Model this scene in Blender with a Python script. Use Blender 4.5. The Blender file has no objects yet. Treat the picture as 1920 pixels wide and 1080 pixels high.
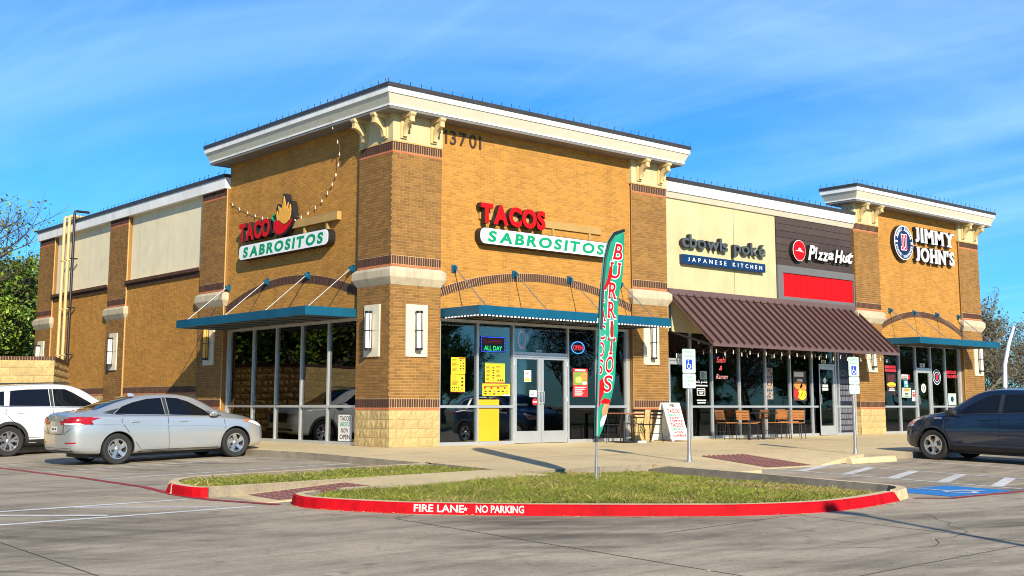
import bpy, bmesh, math, random
from mathutils import Vector, Matrix, noise
from mathutils.bvhtree import BVHTree
random.seed(11)
R = math.radians
scene = bpy.context.scene
COL = scene.collection

# ------------------------------------------------------------------ camera
cd = bpy.data.cameras.new('camera'); cam = bpy.data.objects.new('camera', cd); COL.objects.link(cam)
cd.sensor_width = 36; cd.lens = 2218.494 / 1920 * 36
cd.shift_y = -(540 - 452.96) / 1920
cd.clip_start = .1; cd.clip_end = 3000
YAW, PIT, ROL = .714686, .137055, .0013445
F = Vector((math.sin(YAW)*math.cos(PIT), math.cos(YAW)*math.cos(PIT), math.sin(PIT)))
R0 = Vector((math.cos(YAW), -math.sin(YAW), 0)); U0 = R0.cross(F)
RR = R0*math.cos(ROL) + U0*math.sin(ROL); UU = -R0*math.sin(ROL) + U0*math.cos(ROL)
m = Matrix((RR, UU, -F)).transposed().to_4x4(); m.translation = (-15.2669, -21.7347, .9381)
cam.matrix_world = m
scene.camera = cam

# ------------------------------------------------------------------ light
SUN_EL = R(26.5); SUN_DIR = Vector((-.365, -.931, 0)).normalized()      # ground direction towards the sun
world = bpy.data.worlds.new('World'); scene.world = world; world.use_nodes = True
wn = world.node_tree; wn.nodes.clear()
wout = wn.nodes.new('ShaderNodeOutputWorld'); wbg = wn.nodes.new('ShaderNodeBackground')
sky = wn.nodes.new('ShaderNodeTexSky'); sky.sky_type = 'NISHITA'; sky.sun_disc = False
sky.sun_elevation = SUN_EL; sky.sun_rotation = math.atan2(SUN_DIR.x, SUN_DIR.y)
sky.air_density = 1.0; sky.dust_density = .3; sky.ozone_density = 2.6; sky.altitude = 200
wbg.inputs['Strength'].default_value = .12
hsv = wn.nodes.new('ShaderNodeHueSaturation'); hsv.inputs['Saturation'].default_value = 1.1
hsv.inputs['Value'].default_value = 1.0
wn.links.new(sky.outputs[0], hsv.inputs['Color'])
tint = wn.nodes.new('ShaderNodeVectorMath'); tint.operation = 'MULTIPLY'; tint.inputs[1].default_value = (.235, .665, 1.06); wn.links.new(hsv.outputs[0], tint.inputs[0])
tc = wn.nodes.new('ShaderNodeTexCoord'); sep = wn.nodes.new('ShaderNodeSeparateXYZ')
wn.links.new(tc.outputs['Generated'], sep.inputs[0])
def wmath(op, a, b=None):
    n = wn.nodes.new('ShaderNodeMath'); n.operation = op
    for i, v in enumerate((a, b)):
        if v is None: continue
        if isinstance(v, (int, float)): n.inputs[i].default_value = v
        else: wn.links.new(v, n.inputs[i])
    return n.outputs[0]
den = wmath('ADD', wmath('MAXIMUM', sep.outputs['Z'], 0.0), .12)
px_ = wmath('DIVIDE', sep.outputs['X'], den); py_ = wmath('DIVIDE', sep.outputs['Y'], den)
cmb = wn.nodes.new('ShaderNodeCombineXYZ'); wn.links.new(px_, cmb.inputs[0]); wn.links.new(py_, cmb.inputs[1])
def cloud(rot, sc, nscale, lo, hi, detail=8, dist=.6, loc=(0, 0, 0)):
    mp = wn.nodes.new('ShaderNodeMapping'); mp.inputs['Rotation'].default_value = (0, 0, rot)
    mp.inputs['Scale'].default_value = sc; mp.inputs['Location'].default_value = loc
    wn.links.new(cmb.outputs[0], mp.inputs[0])
    nz = wn.nodes.new('ShaderNodeTexNoise'); nz.inputs['Scale'].default_value = nscale
    nz.inputs['Detail'].default_value = detail; nz.inputs['Roughness'].default_value = .62
    nz.inputs['Distortion'].default_value = dist
    wn.links.new(mp.outputs[0], nz.inputs['Vector'])
    mr = wn.nodes.new('ShaderNodeMapRange'); mr.inputs['From Min'].default_value = lo; mr.inputs['From Max'].default_value = hi
    mr.interpolation_type = 'SMOOTHSTEP'
    wn.links.new(nz.outputs['Fac'], mr.inputs['Value']); return mr.outputs[0]
c1 = cloud(R(-3), (1.9, .30, 1), .8, .44, .86, dist=.7, loc=(.6, 0, 0))
c2 = cloud(R(5), (.6, .38, 1),  .55, .44, .79, detail=6, dist=.8, loc=(3.3, 2.2, 0))
cl = wmath('MINIMUM', wmath('ADD', wmath('MULTIPLY', c1, .42), wmath('MULTIPLY', c2, .54)), .8)
mixc = wn.nodes.new('ShaderNodeMix'); mixc.data_type = 'RGBA'
wn.links.new(cl, mixc.inputs['Factor']); wn.links.new(tint.outputs[0], mixc.inputs[6])
mixc.inputs[7].default_value = (3.9, 6.1, 8.2, 1)
wn.links.new(mixc.outputs[2], wbg.inputs['Color']); wn.links.new(wbg.outputs[0], wout.inputs[0])

sl = bpy.data.lights.new('sun', 'SUN'); sun = bpy.data.objects.new('sun', sl); COL.objects.link(sun)
sl.energy = 5.0; sl.angle = R(.55); sl.color = (1.0, .89, .70)
sun.rotation_euler = Vector((-SUN_DIR.x*math.cos(SUN_EL), -SUN_DIR.y*math.cos(SUN_EL), -math.sin(SUN_EL))).to_track_quat('-Z', 'Y').to_euler()
sun.location = (0, -30, 40)
vs = scene.view_settings; vs.view_transform = 'Standard'; vs.look = 'None'; vs.exposure = .52; vs.gamma = 1; vs.use_curve_mapping = False
scene.cycles.pixel_filter_type = 'BLACKMAN_HARRIS'; scene.cycles.filter_width = 1.05
scene.cycles.max_bounces = 6; scene.cycles.transparent_max_bounces = 12

# ------------------------------------------------------------------ helpers: materials
MATS = {}
def mat(name, col, rough=.7, metal=0., var=.12, scale=3., bump=0., bscale=60., coat=0., island=0., emit=None, estr=1., spec=.5, dirt=0., fine=0.):
    if name in MATS: return MATS[name]
    m = bpy.data.materials.new(name); m.use_nodes = True; nt = m.node_tree; L = nt.links.new
    b = nt.nodes['Principled BSDF']; MATS[name] = m
    b.inputs['Roughness'].default_value = rough; b.inputs['Metallic'].default_value = metal
    b.inputs['Coat Weight'].default_value = coat; b.inputs['Coat Roughness'].default_value = .04
    b.inputs['Specular IOR Level'].default_value = spec
    geo = nt.nodes.new('ShaderNodeNewGeometry')
    last = None
    rgb = nt.nodes.new('ShaderNodeRGB'); rgb.outputs[0].default_value = (*col, 1); last = rgb.outputs[0]
    def scaleby(fac_socket, lo, hi):
        nonlocal last
        mr = nt.nodes.new('ShaderNodeMapRange'); mr.inputs['To Min'].default_value = lo; mr.inputs['To Max'].default_value = hi
        L(fac_socket, mr.inputs['Value'])
        vm = nt.nodes.new('ShaderNodeVectorMath'); vm.operation = 'SCALE'
        L(last, vm.inputs[0]); L(mr.outputs[0], vm.inputs['Scale']); last = vm.outputs[0]
        return mr
    def nz(s, d=4, r=.6):
        n = nt.nodes.new('ShaderNodeTexNoise'); n.inputs['Scale'].default_value = s; n.inputs['Detail'].default_value = d
        n.inputs['Roughness'].default_value = r; L(geo.outputs['Position'], n.inputs['Vector']); return n
    if var:
        n = nz(scale, 5); mr = scaleby(n.outputs['Fac'], 1-var, 1+var); mr.inputs['From Min'].default_value = .28; mr.inputs['From Max'].default_value = .72
    if fine:
        n = nz(bscale*1.5, 2); mr = scaleby(n.outputs['Fac'], 1-fine, 1+fine); mr.inputs['From Min'].default_value = .3; mr.inputs['From Max'].default_value = .7
    if dirt:
        n = nz(.55, 7, .7); mr = scaleby(n.outputs['Fac'], 1-dirt, 1.0); mr.inputs['From Min'].default_value = .33; mr.inputs['From Max'].default_value = .58
        n = nz(1.6, 6, .65); mp = nt.nodes.new('ShaderNodeMapping'); mp.inputs['Scale'].default_value = (2.2, 2.2, .16); L(geo.outputs['Position'], mp.inputs[0]); L(mp.outputs[0], n.inputs['Vector'])
        mr = scaleby(n.outputs['Fac'], 1-dirt*.9, 1.0); mr.inputs['From Min'].default_value = .34; mr.inputs['From Max'].default_value = .50
    if island:
        oi = nt.nodes.new('ShaderNodeObjectInfo'); ad = nt.nodes.new('ShaderNodeMath'); ad.operation = 'ADD'
        L(geo.outputs['Random Per Island'], ad.inputs[0]); L(oi.outputs['Random'], ad.inputs[1])
        fr = nt.nodes.new('ShaderNodeMath'); fr.operation = 'FRACT'; L(ad.outputs[0], fr.inputs[0])
        scaleby(fr.outputs[0], 1-island, 1+island)
    L(last, b.inputs['Base Color'])
    if bump:
        n = nz(bscale, 6, .65); bp = nt.nodes.new('ShaderNodeBump'); bp.inputs['Strength'].default_value = bump
        bp.inputs['Distance'].default_value = .01; L(n.outputs['Fac'], bp.inputs['Height']); L(bp.outputs[0], b.inputs['Normal'])
    if emit:
        b.inputs['Emission Color'].default_value = (*emit, 1); b.inputs['Emission Strength'].default_value = estr
    return m

def glass_mat(name, tint, rmin, gain, rough=.0):
    m = bpy.data.materials.new(name); m.use_nodes = True; nt = m.node_tree; nt.nodes.clear(); L = nt.links.new
    out = nt.nodes.new('ShaderNodeOutputMaterial'); tr = nt.nodes.new('ShaderNodeBsdfTransparent'); gl = nt.nodes.new('ShaderNodeBsdfGlossy')
    tr.inputs['Color'].default_value = (*tint, 1); gl.inputs['Roughness'].default_value = rough
    fr = nt.nodes.new('ShaderNodeFresnel'); fr.inputs['IOR'].default_value = 1.5
    geo = nt.nodes.new('ShaderNodeNewGeometry'); n = nt.nodes.new('ShaderNodeTexNoise'); n.inputs['Scale'].default_value = .9
    L(geo.outputs['Position'], n.inputs['Vector'])
    bp = nt.nodes.new('ShaderNodeBump'); bp.inputs['Strength'].default_value = .06; bp.inputs['Distance'].default_value = .03
    L(n.outputs['Fac'], bp.inputs['Height']); L(bp.outputs[0], gl.inputs['Normal'])
    ma = nt.nodes.new('ShaderNodeMath'); ma.operation = 'MULTIPLY_ADD'; ma.inputs[1].default_value = gain; ma.inputs[2].default_value = rmin; ma.use_clamp = True
    L(fr.outputs[0], ma.inputs[0])
    mx = nt.nodes.new('ShaderNodeMixShader'); L(ma.outputs[0], mx.inputs[0]); L(tr.outputs[0], mx.inputs[1]); L(gl.outputs[0], mx.inputs[2])
    L(mx.outputs[0], out.inputs['Surface']); MATS[name] = m; return m

M_bay = mat('brick_golden', (.455, .212, .033), .85, var=.08, scale=.9, dirt=.14, island=.15, bump=.25, bscale=90)
M_baymort = mat('mortar_golden', (.62, .36, .12), .9, var=.1, bump=.2)
M_pil = mat('brick_tan', (.265, .130, .030), .85, var=.10, scale=1.4, dirt=.16, island=.20, bump=.25, bscale=90)
M_pilmort = mat('mortar_tan', (.54, .35, .13), .9, var=.1, bump=.2)
M_dark = mat('brick_dark', (.062, .024, .013), .8, island=.25, var=.12, bump=.2)
M_darkmort = mat('mortar_dark', (.52, .33, .17), .9, var=.1)
M_salmon = mat('brick_salmon', (.50, .155, .062), .85, island=.12, var=.1)
M_block = mat('split_face_block', (.50, .36, .15), .95, island=.10, var=.14, scale=9, bump=.9, bscale=45, fine=.2)
M_blockmort = mat('block_mortar', (.30, .21, .11), .95)
M_stone = mat('cast_stone', (.55, .47, .32), .85, var=.12, scale=4, dirt=.25, bump=.25, bscale=30)
M_stucco = mat('cream_stucco', (.55, .485, .27), .9, var=.06, scale=1.1, dirt=.10, bump=.25, bscale=120, fine=.03)
M_cream = mat('cream_trim', (.62, .59, .46), .8, var=.05, bump=.1, bscale=120)
M_white = mat('white_trim', (.80, .80, .77), .75, var=.05, dirt=.14)
M_coping = mat('dark_metal_coping', (.075, .065, .06), .45, metal=.5, var=.15)
M_soffit = mat('grey_soffit', (.20, .19, .18), .7)
M_bracket = mat('bracket_cream', (.62, .46, .22), .8, var=.08)
M_alu = mat('clear_aluminium', (.62, .64, .64), .38, metal=.65, var=.06)
M_teal = mat('teal_metal', (.004, .105, .19), .38, metal=.15, var=.12, scale=1.2, dirt=.15)
M_tealdk = mat('canopy_soffit', (.045, .06, .065), .6)
M_steel = mat('galvanised_steel', (.42, .43, .43), .42, metal=.8, var=.15, scale=14)
M_black = mat('black_metal', (.014, .014, .016), .42, var=.1)
M_awning = mat('brown_standing_seam', (.165, .100, .090), .42, metal=.2, var=.1, scale=1.3)
M_plank = mat('dark_brown_plank', (.060, .040, .032), .6, island=.18, var=.15, scale=8)
M_greypanel = mat('grey_panel', (.135, .135, .135), .6, var=.05)
M_redpanel = mat('red_panel', (.60, .003, .005), .55, var=.04, spec=.2)
M_plaque = mat('plaque_stone', (.66, .60, .44), .85, var=.06)
M_lamp = mat('frosted_lamp', (.80, .80, .78), .45, var=.03)
M_amber = mat('amber_lamp', (.75, .42, .08), .45, var=.05)
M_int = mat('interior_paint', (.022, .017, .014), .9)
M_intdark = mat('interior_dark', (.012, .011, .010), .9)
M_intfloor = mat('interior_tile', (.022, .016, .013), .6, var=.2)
M_roof = mat('roof_membrane', (.5, .5, .48), .9)
GLASS = glass_mat('storefront_glass', (.74, .78, .78), .045, 1.2)
CGLASS = glass_mat('car_glass', (.16, .19, .20), .05, 1.0)
M_letw = mat('sign_white', (.85, .85, .84), .4, var=.02)
M_letg = mat('sign_green', (.002, .30, .12), .4, var=.03)
M_letr = mat('sign_red', (.62, .004, .006), .5, var=.03, spec=.2)
M_grey = mat('sign_grey', (.10, .115, .12), .4, metal=.3)
M_navy = mat('sign_navy', (.004, .030, .105), .35)
M_conc = None

# ------------------------------------------------------------------ helpers: meshes
class Fr:
    def __init__(s, O, ux, n): s.O, s.ux, s.n = Vector(O), Vector(ux), Vector(n)
    def p(s, u, d, z): return s.O + s.ux*u + s.n*d + Vector((0, 0, z))
    def mat4(s, u, d, z):      # local (x right, y up, z out) -> world
        M = Matrix((s.ux, Vector((0, 0, 1)), s.n)).transposed().to_4x4(); M.translation = s.p(u, d, z); return M
FRONT = Fr((0, 0, 0), (1, 0, 0), (0, -1, 0)); SIDE = Fr((0, 0, 0), (0, -1, 0), (-1, 0, 0))
WORLD = Fr((0, 0, 0), (1, 0, 0), (0, 1, 0))

def link(name, me, parent=None, loc=None, rot=None):
    o = bpy.data.objects.new(name, me); COL.objects.link(o)
    if parent is not None: o.parent = parent
    if loc is not None: o.location = loc
    if rot is not None: o.rotation_euler = rot
    return o
def tag(o, label=None, cat=None, group=None, kind=None):
    if label: o['label'] = label
    if cat: o['category'] = cat
    if group: o['group'] = group
    if kind: o['kind'] = kind
    return o
def thing(name, label, cat, loc=(0, 0, 0), rz=0, group=None):
    o = link(name, None, None, loc, (0, 0, rz)); o.empty_display_size = .2
    return tag(o, label, cat, group)
def copy_tree(o, parent=None):
    c = o.copy(); COL.objects.link(c)
    if parent is not None: c.parent = parent
    for ch in list(o.children): copy_tree(ch, c)
    return c
class MB:
    def __init__(s): s.v = []; s.f = []; s.mi = []
    def add(s, vs, fs, mi=0):
        b = len(s.v); s.v += [tuple(v) for v in vs]
        for f in fs: s.f.append(tuple(i+b for i in f)); s.mi.append(mi)
    def box(s, u0, u1, d0, d1, z0, z1, mi=0, fr=WORLD):
        P = [fr.p(u, d, z) for z in (z0, z1) for d in (d0, d1) for u in (u0, u1)]
        s.add(P, [(0, 1, 3, 2), (4, 6, 7, 5), (0, 4, 5, 1), (2, 3, 7, 6), (0, 2, 6, 4), (1, 5, 7, 3)], mi)
    def boxm(s, M, hx, hy, hz, mi=0):
        P = [M @ Vector((x, y, z)) for z in (-hz, hz) for y in (-hy, hy) for x in (-hx, hx)]
        s.add(P, [(0, 1, 3, 2), (4, 6, 7, 5), (0, 4, 5, 1), (2, 3, 7, 6), (0, 2, 6, 4), (1, 5, 7, 3)], mi)
    def bar(s, a, b, w, h=None, mi=0, up=(0, 0, 1)):
        a, b = Vector(a), Vector(b); h = h or w; t = (b-a); L = t.length; t.normalize(); up = Vector(up)
        if abs(t.dot(up)) > .98: up = Vector((1, 0, 0))
        sd = t.cross(up).normalized(); u2 = sd.cross(t)
        M = Matrix((t, sd, u2)).transposed().to_4x4(); M.translation = (a+b)/2; s.boxm(M, L/2, w/2, h/2, mi)
    def tube(s, path, r, n=8, mi=0, cap=True):
        path = [Vector(p) for p in path]; rs = r if isinstance(r, (list, tuple)) else [r]*len(path)
        b = len(s.v); side = None
        for i, p in enumerate(path):
            t = (path[min(i+1, len(path)-1)] - path[max(i-1, 0)]).normalized()
            if side is None:
                ref = Vector((0, 0, 1)) if abs(t.z) < .9 else Vector((1, 0, 0)); side = t.cross(ref).normalized()
            else: side = (side - t*side.dot(t)).normalized()
            up = side.cross(t)
            for k in range(n):
                a = 2*math.pi*k/n; s.v.append(tuple(p + (side*math.cos(a) + up*math.sin(a))*rs[i]))
        for i in range(len(path)-1):
            for k in range(n):
                s.f.append((b+i*n+k, b+i*n+(k+1) % n, b+(i+1)*n+(k+1) % n, b+(i+1)*n+k)); s.mi.append(mi)
        if cap:
            s.f.append(tuple(b+k for k in range(n))); s.mi.append(mi)
            e = b+(len(path)-1)*n; s.f.append(tuple(e+k for k in reversed(range(n)))); s.mi.append(mi)
    def cyl(s, c, r, h, n=16, mi=0, r2=None): s.tube([c, Vector(c)+Vector((0, 0, h))], [r, r2 if r2 is not None else r], n, mi)
    def prism(s, poly, d0, d1, fr=WORLD, mi=0, mi_front=None, base=(0, 0)):
        """poly in (u,z), extruded from d0 (back) to d1 (front)"""
        n = len(poly); b = len(s.v)
        for d in (d0, d1):
            for (u, z) in poly: s.v.append(tuple(fr.p(u+base[0], d, z+base[1])))
        s.f.append(tuple(b+i for i in range(n))); s.mi.append(mi)
        s.f.append(tuple(b+n+i for i in reversed(range(n)))); s.mi.append(mi if mi_front is None else mi_front)
        for i in range(n):
            j = (i+1) % n; s.f.append((b+i, b+j, b+n+j, b+n+i)); s.mi.append(mi)
    def loft(s, rings, mi=0, cap=True):
        n = len(rings[0]); b = len(s.v)
        for r in rings: s.v += [tuple(p) for p in r]
        for i in range(len(rings)-1):
            for k in range(n):
                s.f.append((b+i*n+k, b+i*n+(k+1) % n, b+(i+1)*n+(k+1) % n, b+(i+1)*n+k)); s.mi.append(mi)
        if cap:
            s.f.append(tuple(b+k for k in range(n))); s.mi.append(mi)
            e = b+(len(rings)-1)*n; s.f.append(tuple(e+k for k in reversed(range(n)))); s.mi.append(mi)
    def lathe(s, prof, M, n=24, mi=0):
        """prof (r, a) revolved about local z"""
        b = len(s.v); k = len(prof)
        for i in range(n):
            a = 2*math.pi*i/n
            for (r, h) in prof: s.v.append(tuple(M @ Vector((r*math.cos(a), r*math.sin(a), h))))
        for i in range(n):
            j = (i+1) % n
            for q in range(k-1):
                s.f.append((b+i*k+q, b+i*k+q+1, b+j*k+q+1, b+j*k+q)); s.mi.append(mi)
    def mesh(s, name, mats, smooth=False, recalc=True, bevel=0):
        me = bpy.data.meshes.new(name); me.from_pydata(s.v, [], s.f)
        for mm in mats: me.materials.append(mm)
        me.polygons.foreach_set('material_index', s.mi)
        if recalc or bevel:
            bm = bmesh.new(); bm.from_mesh(me)
            if recalc: bmesh.ops.recalc_face_normals(bm, faces=bm.faces)
            if bevel:
                ed = [e for e in bm.edges if e.is_manifold and e.calc_face_angle(0) > .6]
                bmesh.ops.bevel(bm, geom=ed, offset=bevel, segments=1, affect='EDGES', clamp_overlap=True)
            bm.to_mesh(me); bm.free()
        if smooth:
            me.polygons.foreach_set('use_smooth', [True]*len(me.polygons))
            try: me.set_sharp_from_angle(angle=R(38))
            except Exception: pass
        me.update(); return me
    def build(s, name, mats, parent=None, smooth=False, recalc=True, kind=None, bevel=0):
        if not isinstance(mats, (list, tuple)): mats = [mats]
        o = link(name, s.mesh(name, mats, smooth, recalc, bevel), parent)
        if kind: o['kind'] = kind
        return o
def boxpart(name, m_, parent, *a, fr=WORLD, bevel=0):
    q = MB(); q.box(*a, fr=fr); return q.build(name, m_, parent, bevel=bevel)

# ------------------------------------------------------------------ helpers: lettering
_TXT = {}
def glyph(s, extrude=0., bold=0., shear=0.):
    key = (s, extrude, bold, shear)
    if key in _TXT: return _TXT[key]
    cu = bpy.data.curves.new('t', 'FONT'); cu.body = s; cu.size = 1; cu.extrude = extrude; cu.offset = bold; cu.shear = shear
    cu.resolution_u = 5
    ob = bpy.data.objects.new('t', cu); me = ob.to_mesh()
    V = [tuple(v.co) for v in me.vertices]; FF = [tuple(p.vertices) for p in me.polygons]; NN = [p.normal.z for p in me.polygons]
    ob.to_mesh_clear(); bpy.data.objects.remove(ob); bpy.data.curves.remove(cu)
    _TXT[key] = (V, FF, NN); return _TXT[key]
def bb(V):
    if not V: return 0, .3, 0, .7
    xs = [v[0] for v in V]; ys = [v[1] for v in V]; return min(xs), max(xs), min(ys), max(ys)
def text_into(mb, s, fr, u0, u1, z0, z1, d0, d1, mi_face=0, mi_side=0, bold=0., shear=0., fn=None):
    """flat or raised text fitted to the box u0..u1, z0..z1, standing from d0 to d1 off the frame's plane"""
    V, FF, NN = glyph(s, .1 if d1 > d0 else 0., bold, shear)
    if not V: return
    x0, x1, y0, y1 = bb(V); out = []
    for (x, y, z) in V:
        u = u0+(x-x0)/max(x1-x0, 1e-6)*(u1-u0); zz = z0+(y-y0)/max(y1-y0, 1e-6)*(z1-z0)
        d = d0+(z+.1)/.2*(d1-d0) if d1 > d0 else d0
        out.append(fn(u, d, zz) if fn else fr.p(u, d, zz))
    b = len(mb.v); mb.v += [tuple(p) for p in out]
    for f, nz in zip(FF, NN): mb.f.append(tuple(i+b for i in f)); mb.mi.append(mi_face if nz > .7 else mi_side)
SERIF = {'J': ([(.55, .5)], []), 'I': ([(.5, .8)], [(.5, .8)]), 'M': ([(.1, .3), (.9, .3)], [(.1, .34), (.9, .34)]), 'Y': ([(.1, .36), (.9, .36)], [(.5, .5)]),
         'H': ([(.12, .4), (.88, .4)], [(.12, .4), (.88, .4)]), 'N': ([(.1, .34), (.9, .34)], [(.1, .34)]), 'B': ([(.1, .24)], [(.1, .24)]),
         'U': ([(.12, .38), (.88, .38)], []), 'R': ([(.12, .28)], [(.12, .34), (.9, .26)]), 'T': ([], [(.5, .5)]), 'A': ([], [(.08, .36), (.92, .36)])}
def word(fr, s, u0, u1, z0, z1, d0, d1, mats, parent, bold=.02, shear=0., gap=.10, name='letter', serif=False, jitter=0., back=None, ref='H', one=False):
    """one mesh per letter, laid out between u0 and u1; cap height z0..z1"""
    Vr = glyph(ref, 0., bold)[0]; _, _, ry0, ry1 = bb(Vr)
    ws = []
    for c in s:
        if c == ' ': ws.append((0, .30)); continue
        a = bb(glyph(c, 0., bold, shear)[0]); ws.append((a[0], a[1]-a[0]))
    tot = sum(w for _, w in ws)+gap*(len(s)-1); k = (u1-u0)/tot; u = u0; objs = []; mb = MB(); rng = random.Random(5)
    for c, (x0, w) in zip(s, ws):
        if c != ' ':
            V, FF, NN = glyph(c, .1 if d1 > d0 else 0., bold, shear)
            if not one: mb = MB()
            dz = rng.uniform(-jitter, jitter)*(z1-z0); cy0, cy1 = ry0, ry1
            if c.isupper(): _, _, cy0, cy1 = bb(V)
            def put(V, FF, NN, da, db, mf, ms, grow=0.):
                out = []
                for (x, y, z) in V:
                    uu = u+(x-x0)*k; zz = z0+dz+(y-cy0)/(cy1-cy0)*(z1-z0)
                    out.append(fr.p(uu, da+(z+.1)/.2*(db-da) if db > da else da, zz))
                b = len(mb.v); mb.v += [tuple(p) for p in out]
                for f, n_ in zip(FF, NN): mb.f.append(tuple(i+b for i in f)); mb.mi.append(mf if n_ > .7 else ms)
            if back is not None:       # a wider dark can behind the face
                V2, F2, N2 = glyph(c, .1, bold+back, shear)
                put(V2, F2, N2, d0, d1-.03, 1, 1)
                put(V, FF, NN, d1-.029, d1, 0, 0)
            else: put(V, FF, NN, d0, d1, 0, len(mats)-1)
            if serif and c in SERIF:
                top, bot = SERIF[c]; h = (z1-z0)*.10
                for lst, za in ((top, z1-h), (bot, z0)):
                    for (cx, sw) in lst:
                        if back is not None: mb.box(u+(cx-sw/2)*w*k-.03, u+(cx+sw/2)*w*k+.03, d0+.002, d1-.031, za-.025+dz, za+h+.025+dz, 1, fr)
                        mb.box(u+(cx-sw/2)*w*k, u+(cx+sw/2)*w*k, (d1-.028 if back is not None else d0+.002), d1-.0015, za+dz, za+h+dz, 0, fr)
            if not one: objs.append(mb.build(name, mats, parent, recalc=False))
        u += (w+gap)*k
    if one: objs.append(mb.build(name, mats, parent, recalc=False))
    return objs

# ------------------------------------------------------------------ ground
def gz(x, y):
    t = min(max((y+4)/4, 0), 1)
    return (.012+.018*t)*max(min(x, 0), -15) + .012*max(min(x+15, 0), -15) + .024*max(min(y, 0), -30)
LOT = -.14
def concrete(name, col, tyre=0., var=.16, stain=.3):
    m = bpy.data.materials.new(name); m.use_nodes = True; nt = m.node_tree; L = nt.links.new; b = nt.nodes['Principled BSDF']
    b.inputs['Roughness'].default_value = .85; b.inputs['Specular IOR Level'].default_value = .3
    geo = nt.nodes.new('ShaderNodeNewGeometry')
    def nz(s, d, r=.6, scale=None, rot=0, dist=0):
        n = nt.nodes.new('ShaderNodeTexNoise'); n.inputs['Scale'].default_value = s; n.inputs['Detail'].default_value = d
        n.inputs['Roughness'].default_value = r; n.inputs['Distortion'].default_value = dist
        if scale:
            mp = nt.nodes.new('ShaderNodeMapping'); mp.inputs['Scale'].default_value = scale; mp.inputs['Rotation'].default_value = (0, 0, rot)
            L(geo.outputs['Position'], mp.inputs[0]); L(mp.outputs[0], n.inputs['Vector'])
        else: L(geo.outputs['Position'], n.inputs['Vector'])
        return n.outputs['Fac']
    def mr(s, a, b_, c, d):
        n = nt.nodes.new('ShaderNodeMapRange'); n.inputs['From Min'].default_value = a; n.inputs['From Max'].default_value = b_
        n.inputs['To Min'].default_value = c; n.inputs['To Max'].default_value = d; L(s, n.inputs['Value']); return n.outputs[0]
    def mul(a, b_):
        n = nt.nodes.new('ShaderNodeMath'); n.operation = 'MULTIPLY'; L(a, n.inputs[0]); L(b_, n.inputs[1]); return n.outputs[0]
    f = mul(mr(nz(.35, 6, .65), .3, .7, 1-var, 1+var), mr(nz(30, 5, .75), .3, .7, .80, 1.17))
    f = mul(f, mr(nz(4.5, 6, .72), .30, .52, 1-stain*.55, 1.0))
    f = mul(f, mr(nz(1.3, 7, .75, dist=1.0), .30, .44, 1-stain, 1.0))
    if tyre:
        f = mul(f, mr(nz(1.9, 3, .5), .66, .74, 1.0, .62)); f = mul(f, mr(nz(7.5, 2, .5), .72, .78, 1.0, .6))
        # sweeping rubber marks: bands about the centre the cars turn around, and straight along the lane
        vm = nt.nodes.new('ShaderNodeVectorMath'); vm.operation = 'DISTANCE'; vm.inputs[1].default_value = (6., 3., 0); L(geo.outputs['Position'], vm.inputs[0])
        cx = nt.nodes.new('ShaderNodeCombineXYZ'); L(vm.outputs['Value'], cx.inputs[0])
        mp = nt.nodes.new('ShaderNodeMapping'); mp.inputs['Scale'].default_value = (.05, .05, .05); L(geo.outputs['Position'], mp.inputs[0])
        ad = nt.nodes.new('ShaderNodeVectorMath'); L(cx.outputs[0], ad.inputs[0]); L(mp.outputs[0], ad.inputs[1])
        n = nt.nodes.new('ShaderNodeTexNoise'); n.inputs['Scale'].default_value = 1.15; n.inputs['Detail'].default_value = 9; n.inputs['Roughness'].default_value = .72
        L(ad.outputs[0], n.inputs['Vector'])
        n2 = nz(.22, 4, .6)
        f = mul(f, mr(mul(mr(n.outputs['Fac'], .44, .62, 0, 1), mr(n2, .38, .6, 0, 1)), 0, 1, 1.0, 1-tyre))
        f = mul(f, mr(nz(.8, 8, .75, (.22, 2.6, 1), R(38)), .46, .68, 1.0, 1-tyre*.55))
        f = mul(f, mr(nz(1.0, 8, .75, (.18, 2.2, 1), R(8)), .50, .72, 1.0, 1-tyre*.5))
    vm = nt.nodes.new('ShaderNodeVectorMath'); vm.operation = 'SCALE'; vm.inputs[0].default_value = col; L(f, vm.inputs['Scale']); L(vm.outputs[0], b.inputs['Base Color'])
    bp = nt.nodes.new('ShaderNodeBump'); bp.inputs['Strength'].default_value = .35; bp.inputs['Distance'].default_value = .006; L(nz(55, 5, .7), bp.inputs['Height']); L(bp.outputs[0], b.inputs['Normal'])
    MATS[name] = m; return m
M_lot = concrete('lot_concrete', (.42, .355, .255), .66, stain=.30)
M_walk = concrete('walk_concrete', (.60, .475, .265), 0., .12, .22)
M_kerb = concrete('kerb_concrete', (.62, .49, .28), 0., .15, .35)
M_kerbd = concrete('kerb_inner_shade', (.22, .19, .15), 0., .25, .5)  # inner kerb faces: their shade put into a darker, stained concrete
M_kerbs = concrete('kerb_face_shade', (.30, .25, .175), 0., .25, .5)  # kerb sides: stains plus the shade of the face, put into the colour
M_red = mat('red_kerb_paint', (.50, .004, .010), .7, var=.18, scale=7, spec=.12, dirt=.30, bump=.3, bscale=25)
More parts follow.
